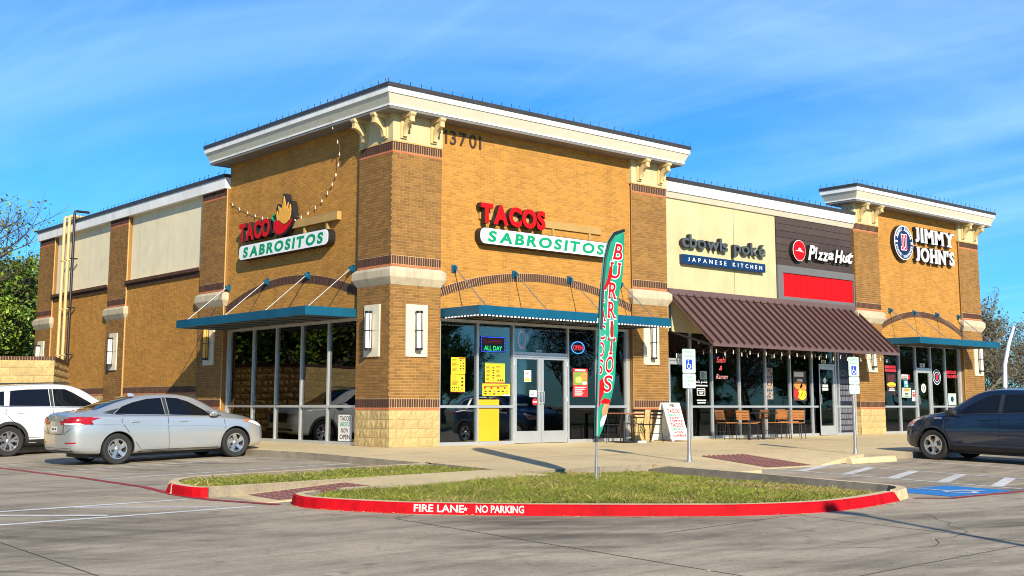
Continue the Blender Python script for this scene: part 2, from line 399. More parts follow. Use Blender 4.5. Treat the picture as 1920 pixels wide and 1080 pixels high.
def chip(m_, under, lo, hi, sc):
    nt = m_.node_tree; bs = nt.nodes['Principled BSDF']; src = bs.inputs['Base Color'].links[0].from_socket
    geo = nt.nodes.new('ShaderNodeNewGeometry'); n = nt.nodes.new('ShaderNodeTexNoise'); n.inputs['Scale'].default_value = sc; n.inputs['Detail'].default_value = 8; n.inputs['Roughness'].default_value = .78; nt.links.new(geo.outputs['Position'], n.inputs['Vector'])
    mr = nt.nodes.new('ShaderNodeMapRange'); mr.inputs['From Min'].default_value = lo; mr.inputs['From Max'].default_value = hi; nt.links.new(n.outputs['Fac'], mr.inputs['Value'])
    mx = nt.nodes.new('ShaderNodeMix'); mx.data_type = 'RGBA'; nt.links.new(mr.outputs[0], mx.inputs['Factor']); nt.links.new(src, mx.inputs[6]); mx.inputs[7].default_value = (*under, 1); nt.links.new(mx.outputs[2], bs.inputs['Base Color'])
chip(M_red, (.06, .025, .022), .655, .70, 3.2)
M_redflat = mat('red_lane_paint', (.33, .022, .035), .75, var=.3, scale=9, dirt=.35)
M_wline = mat('white_road_paint', (.70, .69, .66), .7, var=.10, scale=8, dirt=.28, fine=.12)
chip(M_wline, (.34, .29, .21), .60, .66, 7)
chip(M_redflat, (.34, .28, .2), .58, .64, 6)
M_blue = mat('blue_road_paint', (.012, .20, .55), .65, var=.1, scale=6, dirt=.12)
M_tact = mat('tactile_brick_red', (.205, .085, .070), .85, var=.2, scale=7)
M_joint = mat('joint_dark', (.075, .068, .058), .95)
M_grass = mat('grass_blade', (.155, .185, .013), .7, var=.38, scale=1.6, island=.42)
M_soil = mat('lawn_soil', (.14, .14, .025), .95, var=.35, scale=5, fine=.3)
M_dry = mat('dry_grass', (.36, .27, .10), .8, var=.3, scale=4, island=.4)

def sheet(name, poly, dz, m_, parent=None, zf=None, cuts=(), step=None, thick=0., side_m=None):
    bm = bmesh.new(); vs = [bm.verts.new((x, y, 0)) for x, y in poly]; bm.faces.new(vs)
    pl = [((0, 0, 0), (1, 0, 0)), ((0, 0, 0), (0, 1, 0)), ((-30, 0, 0), (1, 0, 0)), ((0, -30, 0), (0, 1, 0))]
    pl += [((-1.5*k, 0, 0), (1, 0, 0)) for k in range(1, 11)] + [((0, -k, 0), (0, 1, 0)) for k in range(1, 5)]
    if step:
        xs = [p[0] for p in poly]; ys = [p[1] for p in poly]
        k = math.ceil(min(xs)/step)
        while k*step < max(xs): pl.append(((k*step, 0, 0), (1, 0, 0))); k += 1
        k = math.ceil(min(ys)/step)
        while k*step < max(ys): pl.append(((0, k*step, 0), (0, 1, 0))); k += 1
    for c in cuts: pl.append(c)
    for co, no in pl:
        bmesh.ops.bisect_plane(bm, geom=bm.verts[:]+bm.edges[:]+bm.faces[:], plane_co=co, plane_no=no)
    bmesh.ops.recalc_face_normals(bm, faces=bm.faces)
    if bm.faces and bm.faces[0].normal.z < 0: bmesh.ops.reverse_faces(bm, faces=bm.faces)
    for v in bm.verts: v.co.z = (zf(v.co.x, v.co.y) if zf else gz(v.co.x, v.co.y)+dz)
    if thick:
        r = bmesh.ops.extrude_face_region(bm, geom=bm.faces[:]); nv = [e for e in r['geom'] if isinstance(e, bmesh.types.BMVert)]
        for v in nv: v.co.z -= thick
        bmesh.ops.recalc_face_normals(bm, faces=bm.faces)
        if side_m:
            for fc in bm.faces:
                if abs(fc.normal.z) < .5: fc.material_index = 1
    me = bpy.data.meshes.new(name); bm.to_mesh(me); bm.free(); me.materials.append(m_)
    if side_m: me.materials.append(side_m)
    return link(name, me, parent)
def rect(x0, x1, y0, y1): return [(x0, y0), (x1, y0), (x1, y1), (x0, y1)]
def strip(a, b, w):
    a, b = Vector((*a, 0)), Vector((*b, 0)); n = Vector((0, 0, 1)).cross(b-a).normalized()*w/2
    return [(p.x, p.y) for p in (a-n, b-n, b+n, a+n)]

lot = sheet('parking_lot', rect(-600, 900, -700, 900), LOT, M_lot); tag(lot, kind='structure')
# a lawn beyond the lot far to the right and behind
field = sheet('field', rect(34, 700, 6, 700), LOT+.02, mat('field_grass', (.10, .12, .03), .95, var=.4, scale=.15)); tag(field, kind='structure')
field2 = sheet('verge', rect(-300, 400, -300, -46), LOT+.02, MATS['field_grass']); tag(field2, kind='structure')
def line(a, b, w=.1, m_=None, name='parking_line', dz=.004): return sheet(name, strip(a, b, w), LOT+dz, m_ or M_wline, lot)
for y in (-1.55, 1.45, 4.40, 7.35, 10.3): line((-7.05, y), (-1.98, y))
line((-7.1, 24), (-7.08, -.6), .13, M_redflat, 'fire_lane_stripe'); line((-7.08, -.56), (-7.5, -5.3), .13, M_redflat, 'fire_lane_stripe', .005)
line((-7.52, -5.25), (-7.42, -6.35), .13, M_redflat, 'fire_lane_stripe', .006); line((-7.42, -6.32), (-6.98, -7.4), .13, M_redflat, 'fire_lane_stripe', .007)
line((1.0, -12.1), (1.5, -12.42), .13, M_redflat, 'fire_lane_stripe', .005); line((1.45, -12.42), (30, -12.5), .13, M_redflat, 'fire_lane_stripe')
# crosswalk at the left
line((-20, -5.95), (-7.6, -6.05), .11, None, 'crosswalk_line'); line((-20, -7.25), (-7.35, -7.38), .11, None, 'crosswalk_line')
for x in (-8.9, -10.4, -11.9, -13.4, -14.9): line((x-.35, -6.10), (x+1.15, -7.21), .11, None, 'crosswalk_line', .006)
# access aisle at the right
line((4.2, -6.95), (4.2, -12.3), .1, None, 'aisle_line'); line((6.45, -7.1), (6.45, -12.3), .1, None, 'aisle_line')
for k in range(6):
    y = -7.35-k*.98; line((4.27, y-.45), (6.38, y+.35), .2, None, 'aisle_hatch', .006)
line((9.35, -7.0), (9.35, -12.3)); line((12.1, -6.8), (12.1, -12.3)); line((14.9, -6.8), (14.9, -12.3))
# blue accessible square with the wheelchair figure
blue = sheet('accessible_marking', rect(1.75, 3.7, -12.3, -11.15), LOT+.004, M_blue, lot)
def ring(cx, cy, r, w, a0, a1, n=16):
    o = [(cx+(r+w/2)*math.cos(a0+(a1-a0)*i/n), cy+(r+w/2)*math.sin(a0+(a1-a0)*i/n)) for i in range(n+1)]
    i_ = [(cx+(r-w/2)*math.cos(a0+(a1-a0)*i/n), cy+(r-w/2)*math.sin(a0+(a1-a0)*i/n)) for i in range(n+1)]
    return o+i_[::-1]
sheet('wheelchair_symbol', ring(2.7, -11.92, .24, .08, R(120), R(390)), LOT+.008, M_wline, lot)
sheet('wheelchair_symbol', strip((2.62, -11.32), (2.66, -11.75), .09), LOT+.009, M_wline, lot)
sheet('wheelchair_symbol', strip((2.62, -11.78), (2.98, -11.82), .09), LOT+.010, M_wline, lot)
sheet('wheelchair_symbol', strip((2.98, -11.8), (3.12, -12.12), .09), LOT+.011, M_wline, lot)
sheet('wheelchair_symbol', ring(2.6, -11.24, .035, .07, 0, R(359)), LOT+.012, M_wline, lot)
# joints in the lot
for a, b in [((-11, 12), (-11.05, -19)), ((-6.62, -9.6), (-6.55, -19)), ((-6.6, -9.55), (-6.2, -9.42)), ((-5.0, -12.52), (-2.5, -12.38)), ((-2.3, -12.5), (-2.5, -19)), ((2.4, -12.6), (2.4, -19)), ((-20, -15.6), (20, -15.4)), ((-20, 3), (-7.3, 3))]:
    line(a, b, .016, M_joint, 'joint', .0035)

rgc = random.Random(17)
for (ax, ay, ang, n_) in ((-9.5, -12.5, -.5, 16), (-4.2, -14.5, .35, 14), (.2, -15.2, -.25, 15), (-13, -9.5, .2, 12), (-8.6, 1.0, 1.4, 14)):
    pts = [(ax, ay)]
    for k in range(n_): ang += rgc.gauss(0, .38); ang *= .96; pts.append((pts[-1][0]+.30*math.cos(ang), pts[-1][1]+.30*math.sin(ang)))
    for p0, p1 in zip(pts, pts[1:]): line(p0, p1, rgc.uniform(.006, .013), M_joint, 'crack', .0037)
# sidewalk in front of and beside the building
walk = sheet('sidewalk', [(-1.9, -4.02), (-1.9, 10.5), (1, 10.5), (1, 1), (34, 1), (34, -6.4), (8.4, -6.4), (8.4, -5.6), (6.0, -5.2), (4.0, -5.2), (3.0, -5.6), (3.0, -6.4), (1.45, -6.4), (-1.9, -6.4)], 0, M_walk)
tag(walk, kind='structure')
def wkerb(name, a, b, top=0., h=-.16, w=.14, m_=None):
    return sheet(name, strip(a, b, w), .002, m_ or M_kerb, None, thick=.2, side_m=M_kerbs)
for a, b in [((-1.955, -3.9), (-1.955, 10.5)), ((8.4, -6.455), (34, -6.455))]:
    tag(wkerb('kerb', a, b), kind='structure')
for x in (1.9, 7.9, 10.9, 13.9, 16.9, 19.9): sheet('joint', strip((x, -.06), (x, -6.35), .014), .003, M_joint, walk)
for a, b in [((-1.85, -1.75), (30, -1.75)), ((-1.85, -4.1), (24, -4.1)), ((-1.85, .5), (-.05, .5)), ((-1.85, 3.6), (-.05, 3.6))]: sheet('joint', strip(a, b, .014), .0035, M_joint, walk)
# bulb in front of the accessible bay, with the ramp and its flares
tongue = sheet('sidewalk_bulb', [(1.45, -6.38), (1.45, -8.55), (2.1, -8.5), (2.45, -8.2), (3.4, -6.38)], .001, M_kerb, None, thick=.2); tag(tongue, kind='structure')
def rampz(x, y):
    t = min(max((-5.2-y)/1.9, 0), 1); return gz(x, y) + .004 - .135*t
ramp = sheet('kerb_ramp', rect(4.0, 6.0, -7.1, -5.2), 0, M_walk, None, rampz, step=.4, thick=.03); tag(ramp, kind='structure')
def flz(x, y):
    t = min(max((7.9-x)/1.9, 0), 1); q = min(max((-5.3-y)/1.7, 0), 1); return gz(x, y) + .006 - .13*t*q
fl = sheet('ramp_flare', [(6.0, -7.05), (6.0, -5.2), (8.4, -5.6), (8.4, -6.54)], 0, M_kerb, None, flz, step=.4, thick=.2); tag(fl, kind='structure')
def flz2(x, y):
    t = min(max((x-3.0)/1.0, 0), 1); q = min(max((-5.3-y)/1.7, 0), 1); return gz(x, y) + .006 - .13*t*q
fl2 = sheet('ramp_flare', [(4.0, -7.05), (4.0, -5.2), (3.0, -5.6), (3.0, -7.0)], 0, M_kerb, None, flz2, step=.4, thick=.2); tag(fl2, kind='structure')
def tactile(poly, zf, parent, x0, x1, y0, y1, pitch=.16):
    sheet('tactile_plate', poly, 0, M_tact, parent, lambda x, y: zf(x, y)+.006, step=.4)
    q = MB(); x = x0+pitch/2
    while x < x1:
        y = y0+pitch/2
        while y < y1:
            z = zf(x, y)+.006; h = .035
            a = [(x-h, y-h, z), (x+h, y-h, z), (x+h, y+h, z), (x-h, y+h, z)]; t = [(p[0]*.45+x*.55, p[1]*.45+y*.55, z+.016) for p in a]
            q.add(a+t, [(0, 1, 5, 4), (1, 2, 6, 5), (2, 3, 7, 6), (3, 0, 4, 7), (4, 5, 6, 7)]); y += pitch
        x += pitch
    q.build('tactile_domes', M_tact, parent, kind='stuff')
tactile(rect(4.25, 5.75, -7.0, -5.3), rampz, ramp, 4.25, 5.75, -7.0, -5.3)
# walkway from the sidewalk down to the crosswalk
def wz(x, y):
    t = min(max((-4.3-x)/2.5, 0), 1); return gz(x, y) + .002 - .132*t
wk = sheet('walkway', rect(-7.0, -1.88, -7.12, -6.0), 0, M_walk, None, wz, step=.6, thick=.25); tag(wk, kind='structure')
tactile(rect(-6.75, -5.1, -7.0, -6.12), wz, wk, -6.75, -5.1, -7.0, -6.12)

def kerb_path(name, pts, closed=False, outer_m=None, hgt=.14, w=.16, inner_drop=.12, inward=1, smooth=1, top_red=0.):
    """kerb swept along plan points; outer face on the right-hand side of the path"""
    P = [Vector((x, y, 0)) for x, y in pts]
    for _ in range(smooth):
        Q = []
        for i in range(len(P)-1): Q += [P[i]*.75+P[i+1]*.25, P[i]*.25+P[i+1]*.75]
        P = [P[0]]+Q+[P[-1]]
    q = MB(); rings = []
    rg = random.Random(3)
    for i, p in enumerate(P):
        t = (P[min(i+1, len(P)-1)]-P[max(i-1, 0)]).normalized(); n = Vector((t.y, -t.x, 0))     # right-hand side
        e = min(1, min(i, len(P)-1-i)/1.5+.35)
        def pt(off, z):
            a = p-n*off; return (a.x, a.y, gz(a.x, a.y)+z)
        hh = LOT+hgt*e
        j = rg.uniform(-.004, .004)
        rings.append([pt(-.02, LOT-.03), pt(0+j, LOT+.02), pt(.012, hh-.02), pt(.035, hh), pt(w, hh+rg.uniform(-.003, .003)), pt(w+.012, hh-inner_drop-.05)])
    b = 0
    for r in rings: q.v += r
    n = 6
    for i in range(len(rings)-1):
        for k in range(n-1):
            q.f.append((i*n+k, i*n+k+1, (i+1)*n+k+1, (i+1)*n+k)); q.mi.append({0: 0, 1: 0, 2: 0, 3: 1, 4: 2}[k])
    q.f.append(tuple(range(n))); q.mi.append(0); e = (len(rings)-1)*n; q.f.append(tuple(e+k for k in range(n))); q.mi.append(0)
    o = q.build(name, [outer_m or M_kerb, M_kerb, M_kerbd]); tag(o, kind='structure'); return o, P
ISL = [(-6.2, -7.12), (-6.75, -7.3), (-6.9, -7.75), (-6.81, -8.17), (-6.46, -8.88), (-6.13, -9.35), (-5.27, -10.22), (-4.33, -10.99), (-3.46, -11.65), (-2.87, -12.03), (-1.89, -12.4), (-1.11, -12.45), (-.16, -12.34), (.45, -12.2)]
ISR = [(.45, -12.2), (1.05, -12.0), (1.4, -11.7), (1.46, -11.2), (1.46, -8.6), (1.46, -6.5)]
k1, KP = kerb_path('kerb', ISL[::1], outer_m=M_red, inner_drop=.22)
# path direction: keep the lot on the right-hand side
k2, _ = kerb_path('kerb', ISR, inner_drop=.24)
LI = [(-1.75, -4.0), (-6.3, -4.0), (-6.95, -4.2), (-7.35, -4.7), (-7.5, -5.2), (-7.5, -5.75), (-7.35, -6.02), (-6.6, -6.0)]
k3, _ = kerb_path('kerb', LI[:5], smooth=2); k4, _ = kerb_path('kerb', [(-7.46, -4.95), (-7.5, -5.3), (-7.5, -5.75), (-7.36, -6.0), (-7.0, -6.0)], outer_m=M_red)
tag(wkerb('kerb', (-7.3, -5.95), (-1.9, -5.95), w=.12), kind='structure'); tag(wkerb('kerb', (-5.9, -7.18), (-1.9, -7.18), w=.12), kind='structure')
tag(wkerb('kerb', (-1.9, -6.46), (1.4, -6.46), w=.12), kind='structure'); tag(wkerb('kerb', (-1.86, -4.1), (-1.86, -5.95), w=.12), kind='structure')

def inside(x, y, poly):
    c = False; j = len(poly)-1
    for i in range(len(poly)):
        xi, yi = poly[i]; xj, yj = poly[j]
        if (yi > y) != (yj > y) and x < (xj-xi)*(y-yi)/(yj-yi)+xi: c = not c
        j = i
    return c
G1 = [(-6.0, -7.2), (-6.55, -7.6), (-6.5, -8.2), (-6.2, -8.85), (-5.9, -9.25), (-5.05, -10.05), (-4.15, -10.82), (-3.3, -11.48), (-2.75, -11.85), (-1.85, -12.2), (-1.11, -12.27), (-.2, -12.16), (.45, -12.0), (1.0, -11.8), (1.25, -11.5), (1.29, -11), (1.29, -6.5), (-1.85, -6.5), (-1.85, -7.22)]
G2 = [(-1.95, -4.15), (-6.3, -4.15), (-6.85, -4.35), (-7.2, -4.8), (-7.33, -5.3), (-7.3, -5.75), (-6.9, -5.9), (-1.95, -5.9)]
def lawnz(x, y):
    t_ = min(max((x+2.2)/3.0, 0), 1); t_ = t_*t_*(3-2*t_)
    return gz(x, y) - .045 - .105*t_ + .05*(1-t_)*math.exp(-((x+2.6)**2+(y+10.3)**2)/6.) + .012*noise.noise((x*1.7, y*1.7, 0))
def lawn(name, poly, dens, seed, zf):
    base = sheet(name, poly, 0, M_soil, None, zf, step=.35); tag(base, kind='structure')
    rg = random.Random(seed); xs = [p[0] for p in poly]; ys = [p[1] for p in poly]; q = MB()
    N = int((max(xs)-min(xs))*(max(ys)-min(ys))*dens)
    for _ in range(N):
        x = rg.uniform(min(xs), max(xs)); y = rg.uniform(min(ys), max(ys))
        if not inside(x, y, poly): continue
        c = noise.noise((x*.9, y*.9, 3.1)); c2 = noise.noise((x*3.1, y*3.1, 9.1))
        if c2 < -.34 and rg.random() < .8: continue
        h = rg.uniform(.016, .045)*(1+1.0*c)+.010+(.05 if rg.random() < .012 else 0); a = rg.uniform(0, 6.283); w = rg.uniform(.004, .007); z = zf(x, y)-.004
        lx, ly = rg.gauss(0, .5)*h, rg.gauss(0, .5)*h; dx, dy = math.cos(a)*w, math.sin(a)*w
        dry = rg.random() < .12+.9*max(0, noise.noise((x*.7+4, y*.7, 1.3))-.12)+.2*max(0, c2)
        q.add([(x-dx, y-dy, z), (x+dx, y+dy, z), (x+lx+dx*.6, y+ly+dy*.6, z+h*.7), (x+lx*1.7, y+ly*1.7, z+h)], [(0, 1, 2), (0, 2, 3)], 1 if dry else 0)
    g = q.build('grass', [M_grass, M_dry], None, recalc=False); tag(g, 'short green and straw coloured lawn grass inside the kerbed island' if seed == 1 else 'narrow strip of short grass between the parking bay and the ramp', 'grass', kind='stuff')
lawn('lawn', G1, 2600, 1, lawnz); lawn('lawn', G2, 1900, 2, lambda x, y: gz(x, y)-.05)

# painted words on the red kerb
def kerb_text(s, ua, ub, za, zb):
    Ls = [0]
    for i in range(1, len(KP)): Ls.append(Ls[-1]+(KP[i]-KP[i-1]).length)
    def at(u, d, z):
        for i in range(len(Ls)-1):
            if Ls[i+1] >= u: break
        t = (u-Ls[i])/max(Ls[i+1]-Ls[i], 1e-6); p = KP[i].lerp(KP[i+1], t); tn = (KP[i+1]-KP[i]).normalized(); n = Vector((tn.y, -tn.x, 0))
        p = p+n*(.006-.012*z/.14); return Vector((p.x, p.y, gz(p.x, p.y)+LOT+z))
    q = MB(); text_into(q, s, None, ua, ub, za, zb, 0, 0, bold=.02, fn=at)
    return q.build('kerb_lettering', M_wline, k1, recalc=False)
def kerb_s(x, y):
    best = (9e9, 0); s = 0
    for i in range(len(KP)-1):
        for t in (0, .25, .5, .75):
            p = KP[i].lerp(KP[i+1], t); d = (p.x-x)**2+(p.y-y)**2
            if d < best[0]: best = (d, s+t*(KP[i+1]-KP[i]).length)
        s += (KP[i+1]-KP[i]).length
    return best[1]
# ------------------------------------------------------------------ the building
B = thing('strip_mall_building', 'single storey tan brick strip mall with white cornices and corner tower', 'building')
BL, BH, J = .2032, .0677, .010
NB = [0]
def bricks_into(q, fr, u0, u1, z0, z1, d, proud=.007, mi=0, L=BL, H=BH, phase=0):
    rows = max(1, round((z1-z0)/H)); h = (z1-z0)/rows
    for r in range(rows):
        za, zb = z0+r*h+J*.5, z0+(r+1)*h-J*.5
        u = u0 - (L/2 if (r+phase) % 2 else 0)
        while u < u1-.02:
            a, b = max(u, u0), min(u+L, u1); u += L
            if b-a < .03: continue
            a += J*.5 if a > u0+1e-4 else .001; b -= J*.5 if b < u1-1e-4 else .001
            brick1(q, fr, a, b, za, zb, d, d+proud, mi)
def brick1(q, fr, a, b, za, zb, d0, d1, mi=0):
    P = [fr.p(a, d1, za), fr.p(b, d1, za), fr.p(b, d1, zb), fr.p(a, d1, zb), fr.p(a, d0, za), fr.p(b, d0, za), fr.p(b, d0, zb), fr.p(a, d0, zb)]
    q.add(P, [(0, 1, 2, 3), (4, 5, 1, 0), (3, 2, 6, 7), (4, 0, 3, 7), (1, 5, 6, 2)], mi)
def brick_objs(fr, u0, u1, z0, z1, d, m_, parent, proud=.007, L=BL, H=BH, name='brick'):
    rows = round((z1-z0)/H); h = (z1-z0)/rows; cache = {}
    for r in range(rows):
        za = z0+r*h+J*.5; u = u0-(L/2 if r % 2 else 0)
        while u < u1-.02:
            a, b = max(u, u0), min(u+L, u1); u += L
            if b-a < .03: continue
            a += J*.5 if a > u0+1e-4 else .001; b -= J*.5 if b < u1-1e-4 else .001
            w = round(b-a, 3)
            if w not in cache:
                q = MB(); brick1(q, Fr((0, 0, 0), fr.ux, fr.n), 0, w, 0, h-J, 0, proud); cache[w] = q.mesh(name, [m_], recalc=False)
            link(name, cache[w], parent, fr.p(a, d, za))
def soldier(q, fr, u0, u1, z0, z1, d, proud=.006, mi=0):
    n = max(1, round((u1-u0)/.0677)); w = (u1-u0)/n
    for i in range(n): brick1(q, fr, u0+i*w+.010, u0+(i+1)*w-.010, z0+.004, z1-.004, d, d+proud, mi)
_BLK = {}
def block_mesh(w, h, seed):
    key = (round(w, 3), round(h, 3), seed)
    if key in _BLK: return _BLK[key]
    rg = random.Random(hash(key) & 0xffff); nx, nz = max(2, int(w/.065)), 3; q = MB()
    V = []
    for j in range(nz+1):
        for i in range(nx+1):
            e = (i in (0, nx)) or (j in (0, nz)); V.append((w*i/nx, (.004 if e else .010+rg.uniform(-.006, .014)), h*j/nz))
    Fs = [(j*(nx+1)+i, j*(nx+1)+i+1, (j+1)*(nx+1)+i+1, (j+1)*(nx+1)+i) for j in range(nz) for i in range(nx)]
    _BLK[key] = (V, Fs); return _BLK[key]
_BM = {}
def block_objs(fr, u0, u1, z0, z1, d, parent, L=.4064, H=.2032, name='stone_block', m_=None, joined=None):
    rows = max(1, round((z1-z0)/H)); h = (z1-z0)/rows
    for r in range(rows):
        u = u0-(L/2 if r % 2 else 0)
        while u < u1-.02:
            a, b = max(u, u0), min(u+L, u1); u += L
            if b-a < .04: continue
            a += .004 if a > u0+1e-4 else .0005; b -= .004 if b < u1-1e-4 else .0005
            V, Fs = block_mesh(b-a, h-.008, random.randrange(6))
            if joined is not None: joined.add([fr.p(a+x, d+y, z0+r*h+.004+z) for x, y, z in V], Fs); continue
            key = (id(V), id(fr))
            if key not in _BM:
                f0 = Fr((0, 0, 0), fr.ux, fr.n); q = MB(); q.add([f0.p(*v) for v in V], Fs); _BM[key] = q.mesh(name, [m_ or M_block], recalc=False)
            link(name, _BM[key], parent, fr.p(a, d, z0+r*h+.004))
def rect_ring(x0, x1, y0, y1, o, z): return [(x0-o, y0-o, z), (x1+o, y0-o, z), (x1+o, y1+o, z), (x0-o, y1+o, z)]

ZS0, ZS1, ZS2, ZST = .815, 4.03, 6.641, 6.93
def pillar(name, x0, x1, y0, y1, faces, top, objs=False, blocks=True, base=ZS0, upper=True, frieze=True):
    """mortar core with brick faces; faces: list of (frame, u0, u1, plane d)"""
    q = MB(); q.box(x0+.02, x1-.02, y0+.02, y1-.02, -.3, top); 
    core = q.build(name, M_pil, B)
    pl = MB()
    mo = MB()
    for fr, u0, u1, d in faces:
        mo.box(u0+.001, u1-.001, d-.03, d-.0005, -.25, top-.002, 0, fr)
        bw, dk, sa, dm = MB(), MB(), MB(), MB()
        if objs and fr is FRONT: brick_objs(fr, u0, u1, base+.26, 3.62, d, M_pil, core)
        else: bricks_into(bw, fr, u0, u1, base+.26, 3.62, d)
        for zb in (base, ZS1, ZS2):
            if zb > top-.1: continue
            dm = MB(); dm.box(u0+.0015, u1-.0015, d-.02, d+.0008, zb+.055, zb+.262, 0, fr); dm.build('course_mortar', M_darkmort, core)
            sa_h = .055; bricks_into(sa, fr, u0, u1, zb, zb+sa_h, d, .010, H=sa_h)
            soldier(dk, fr, u0, u1, zb+.06, zb+.25, d, .010)
        zt = ZS2 if top > ZS2 else top
        bricks_into(bw, fr, u0, u1, ZS1+.26, zt-.001, d)
        if bw.v: bw.build('brickwork', M_pil, core, recalc=False, kind='stuff')
        dk.build('soldier_course', M_dark, core, recalc=False, kind='stuff'); sa.build('salmon_course', M_salmon, core, recalc=False, kind='stuff')
        bm_ = MB(); bm_.box(u0+.001, u1-.001, d-.02, d+.0004, -.25, base-.001, 0, fr); bm_.build('block_mortar', M_blockmort, core)
        if blocks: block_objs(fr, u0, u1, -.0, base-.003, d, core)
    mo.build('mortar', M_pilmort, core)
    sb = MB(); sb.loft([rect_ring(x0, x1, y0, y1, o, z) for z, o in ((3.615, .004), (3.66, .03), (3.78, .095), (3.80, .10), (3.955, .10), (4.027, .02))])
    sb.build('stone_band', M_stone, core, bevel=.006)
    if frieze and top > ZST:
        fz = MB(); fz.loft([rect_ring(x0, x1, y0, y1, .012, z) for z in (ZST, top-.001)]); fz.build('stucco_frieze', M_stucco, core)
        lg = MB(); lg.loft([rect_ring(x0, x1, y0, y1, .02, z) for z in (ZST-.036, ZST-.001)]); lg.build('frieze_ledge', M_pilmort, core)
    return core
CB = 7.56
P0 = pillar('pillar', 0, 1.40, 0, 1.35, [(FRONT, 0, 1.40, 0), (SIDE, -1.35, 0, 0)], CB, objs=True)
P1 = pillar('pillar', 7.88, 9.26, 0, 1.3, [(FRONT, 7.88, 9.26, 0)], CB)
P2 = pillar('pillar', 18.5, 19.94, 0, .43, [(FRONT, 18.5, 19.94, 0), (Fr((18.5, 0, 0), (0, -1, 0), (-1, 0, 0)), -.42, 0, 0)], CB)
P3 = pillar('pillar', 25.28, 26.66, 0, 1.3, [(FRONT, 25.28, 26.66, 0)], CB)
for (ya, yb) in ((7.95, 9.42), (14.55, 16.0), (21.0, 22.5)):
    pillar('pilaster', 0, .6, ya, yb, [(SIDE, -yb, -ya, 0)], 6.90, blocks=(ya < 9))

# bay walls
def bay(fr, u0, u1, d, z0, z1, m_b=M_bay, m_m=M_baymort, thick=.28, arch=None):
    q = MB(); q.box(u0-.03, u1+.03, d-thick, d, z0, z1, 0, fr); w = q.build('brick_wall', m_m, B)
    k = MB(); bricks_into(k, fr, u0+.002, u1-.002, z0+.001, z1-.002, d, .005); k.build('brickwork', m_b, w, recalc=False, kind='stuff')
    if arch:
        zs, rise, th = arch; hc = (u1-u0)/2; Rr = (hc*hc+rise*rise)/(2*rise); cz = zs+rise-Rr; cu = (u0+u1)/2
        a0 = math.asin(hc/Rr); n = int(2*a0*Rr/.0677); dk = MB(); mo = MB(); sa = MB()
        for i in range(n):
            t0 = -a0+2*a0*i/n; t1 = -a0+2*a0*(i+1)/n
            def ap(t, r, dd): return fr.p(cu+r*math.sin(t), dd, cz+r*math.cos(t))
            mo.add([ap(t0, Rr, d+.007), ap(t1, Rr, d+.007), ap(t1, Rr+th+.01, d+.007), ap(t0, Rr+th+.01, d+.007), ap(t0, Rr, d), ap(t1, Rr, d), ap(t1, Rr+th+.01, d), ap(t0, Rr+th+.01, d)], [(0, 1, 2, 3), (4, 5, 1, 0), (3, 2, 6, 7)])
            e = (t1-t0)*.15
            dk.add([ap(t0+e, Rr+.004, d+.016), ap(t1-e, Rr+.004, d+.016), ap(t1-e, Rr+th, d+.016), ap(t0+e, Rr+th, d+.016), ap(t0+e, Rr+.004, d+.006), ap(t1-e, Rr+.004, d+.006), ap(t1-e, Rr+th, d+.006), ap(t0+e, Rr+th, d+.006)], [(0, 1, 2, 3), (4, 5, 1, 0), (3, 2, 6, 7), (4, 0, 3, 7), (1, 5, 6, 2)])
        mo.build('arch_mortar', M_darkmort, w, recalc=False); dk.build('brick_arch', M_dark, w, recalc=False, kind='stuff')
    return w
WD = -.10
ARCH = (3.40, .575, .20)
bay(FRONT, 1.40, 7.88, WD, 2.97, CB, arch=ARCH)
bay(SIDE, -7.95, -1.35, WD, 2.97, CB, arch=ARCH)
bay(FRONT, 19.94, 25.28, WD, 3.03, CB, arch=ARCH)
# rear wing, side face: brick below, stucco panel above with a dark ledge
M_bay2 = M_bay
for (ya, yb) in ((9.42, 14.55), (16.0, 21.0)):
    WD_ = WD; WD = -.06
    w = bay(SIDE, -yb, -ya, WD, 1.47, 4.60)
    q = MB(); q.box(-yb, -ya, WD-.3, WD-.07, 4.5, 6.95, 0, SIDE); st = q.build('stucco_panel', mat('pale_stucco', (.78, .69, .46), .9, var=.06, bump=.15, bscale=120, dirt=.08), B)
    q = MB(); q.prism([(0, 0), (.03, 0), (.10, .16), (.11, .20), (.10, .215), (-.1, .235), (-.1, 0)], -yb, -ya, Fr((0, 0, 4.59), (-1, 0, 0), (0, -1, 0)), 0)
    # ledge bricks standing on end
    lg = q.build('ledge', M_darkmort, B); lg.location.x = .10
    k = MB(); soldier(k, SIDE, -yb+.01, -ya-.01, 4.60, 4.72, WD+.03, .03); soldier(k, SIDE, -yb+.01, -ya-.01, 4.72, 4.815, WD+.08, .05); k.build('ledge_brick', M_dark, lg, recalc=False, kind='stuff').location.x = -.10
    dm, dk, sa = MB(), MB(), MB(); dm.box(-yb, -ya, WD-.1, WD+.001, 1.2, 1.4695, 0, SIDE); soldier(dk, SIDE, -yb, -ya, 1.27, 1.46, WD+.001, .006); bricks_into(sa, SIDE, -yb, -ya, 1.21, 1.265, WD+.001, .006, H=.055)
    wb = dm.build('base_course', M_darkmort, B); dk.build('soldier_course', M_dark, wb, recalc=False, kind='stuff'); sa.build('salmon_course', M_salmon, wb, recalc=False, kind='stuff')
    bm_ = MB(); bm_.box(-yb, -ya, WD-.1, WD+.0, -.2, 1.199, 0, SIDE); bw = bm_.build('base_wall', M_blockmort, B)
    jb = MB(); block_objs(SIDE, -yb+.001, -ya-.001, 0, 1.2, WD, bw, joined=jb); jb.build('stone_blocks', M_block, bw, recalc=False, kind='stuff'); WD = WD_

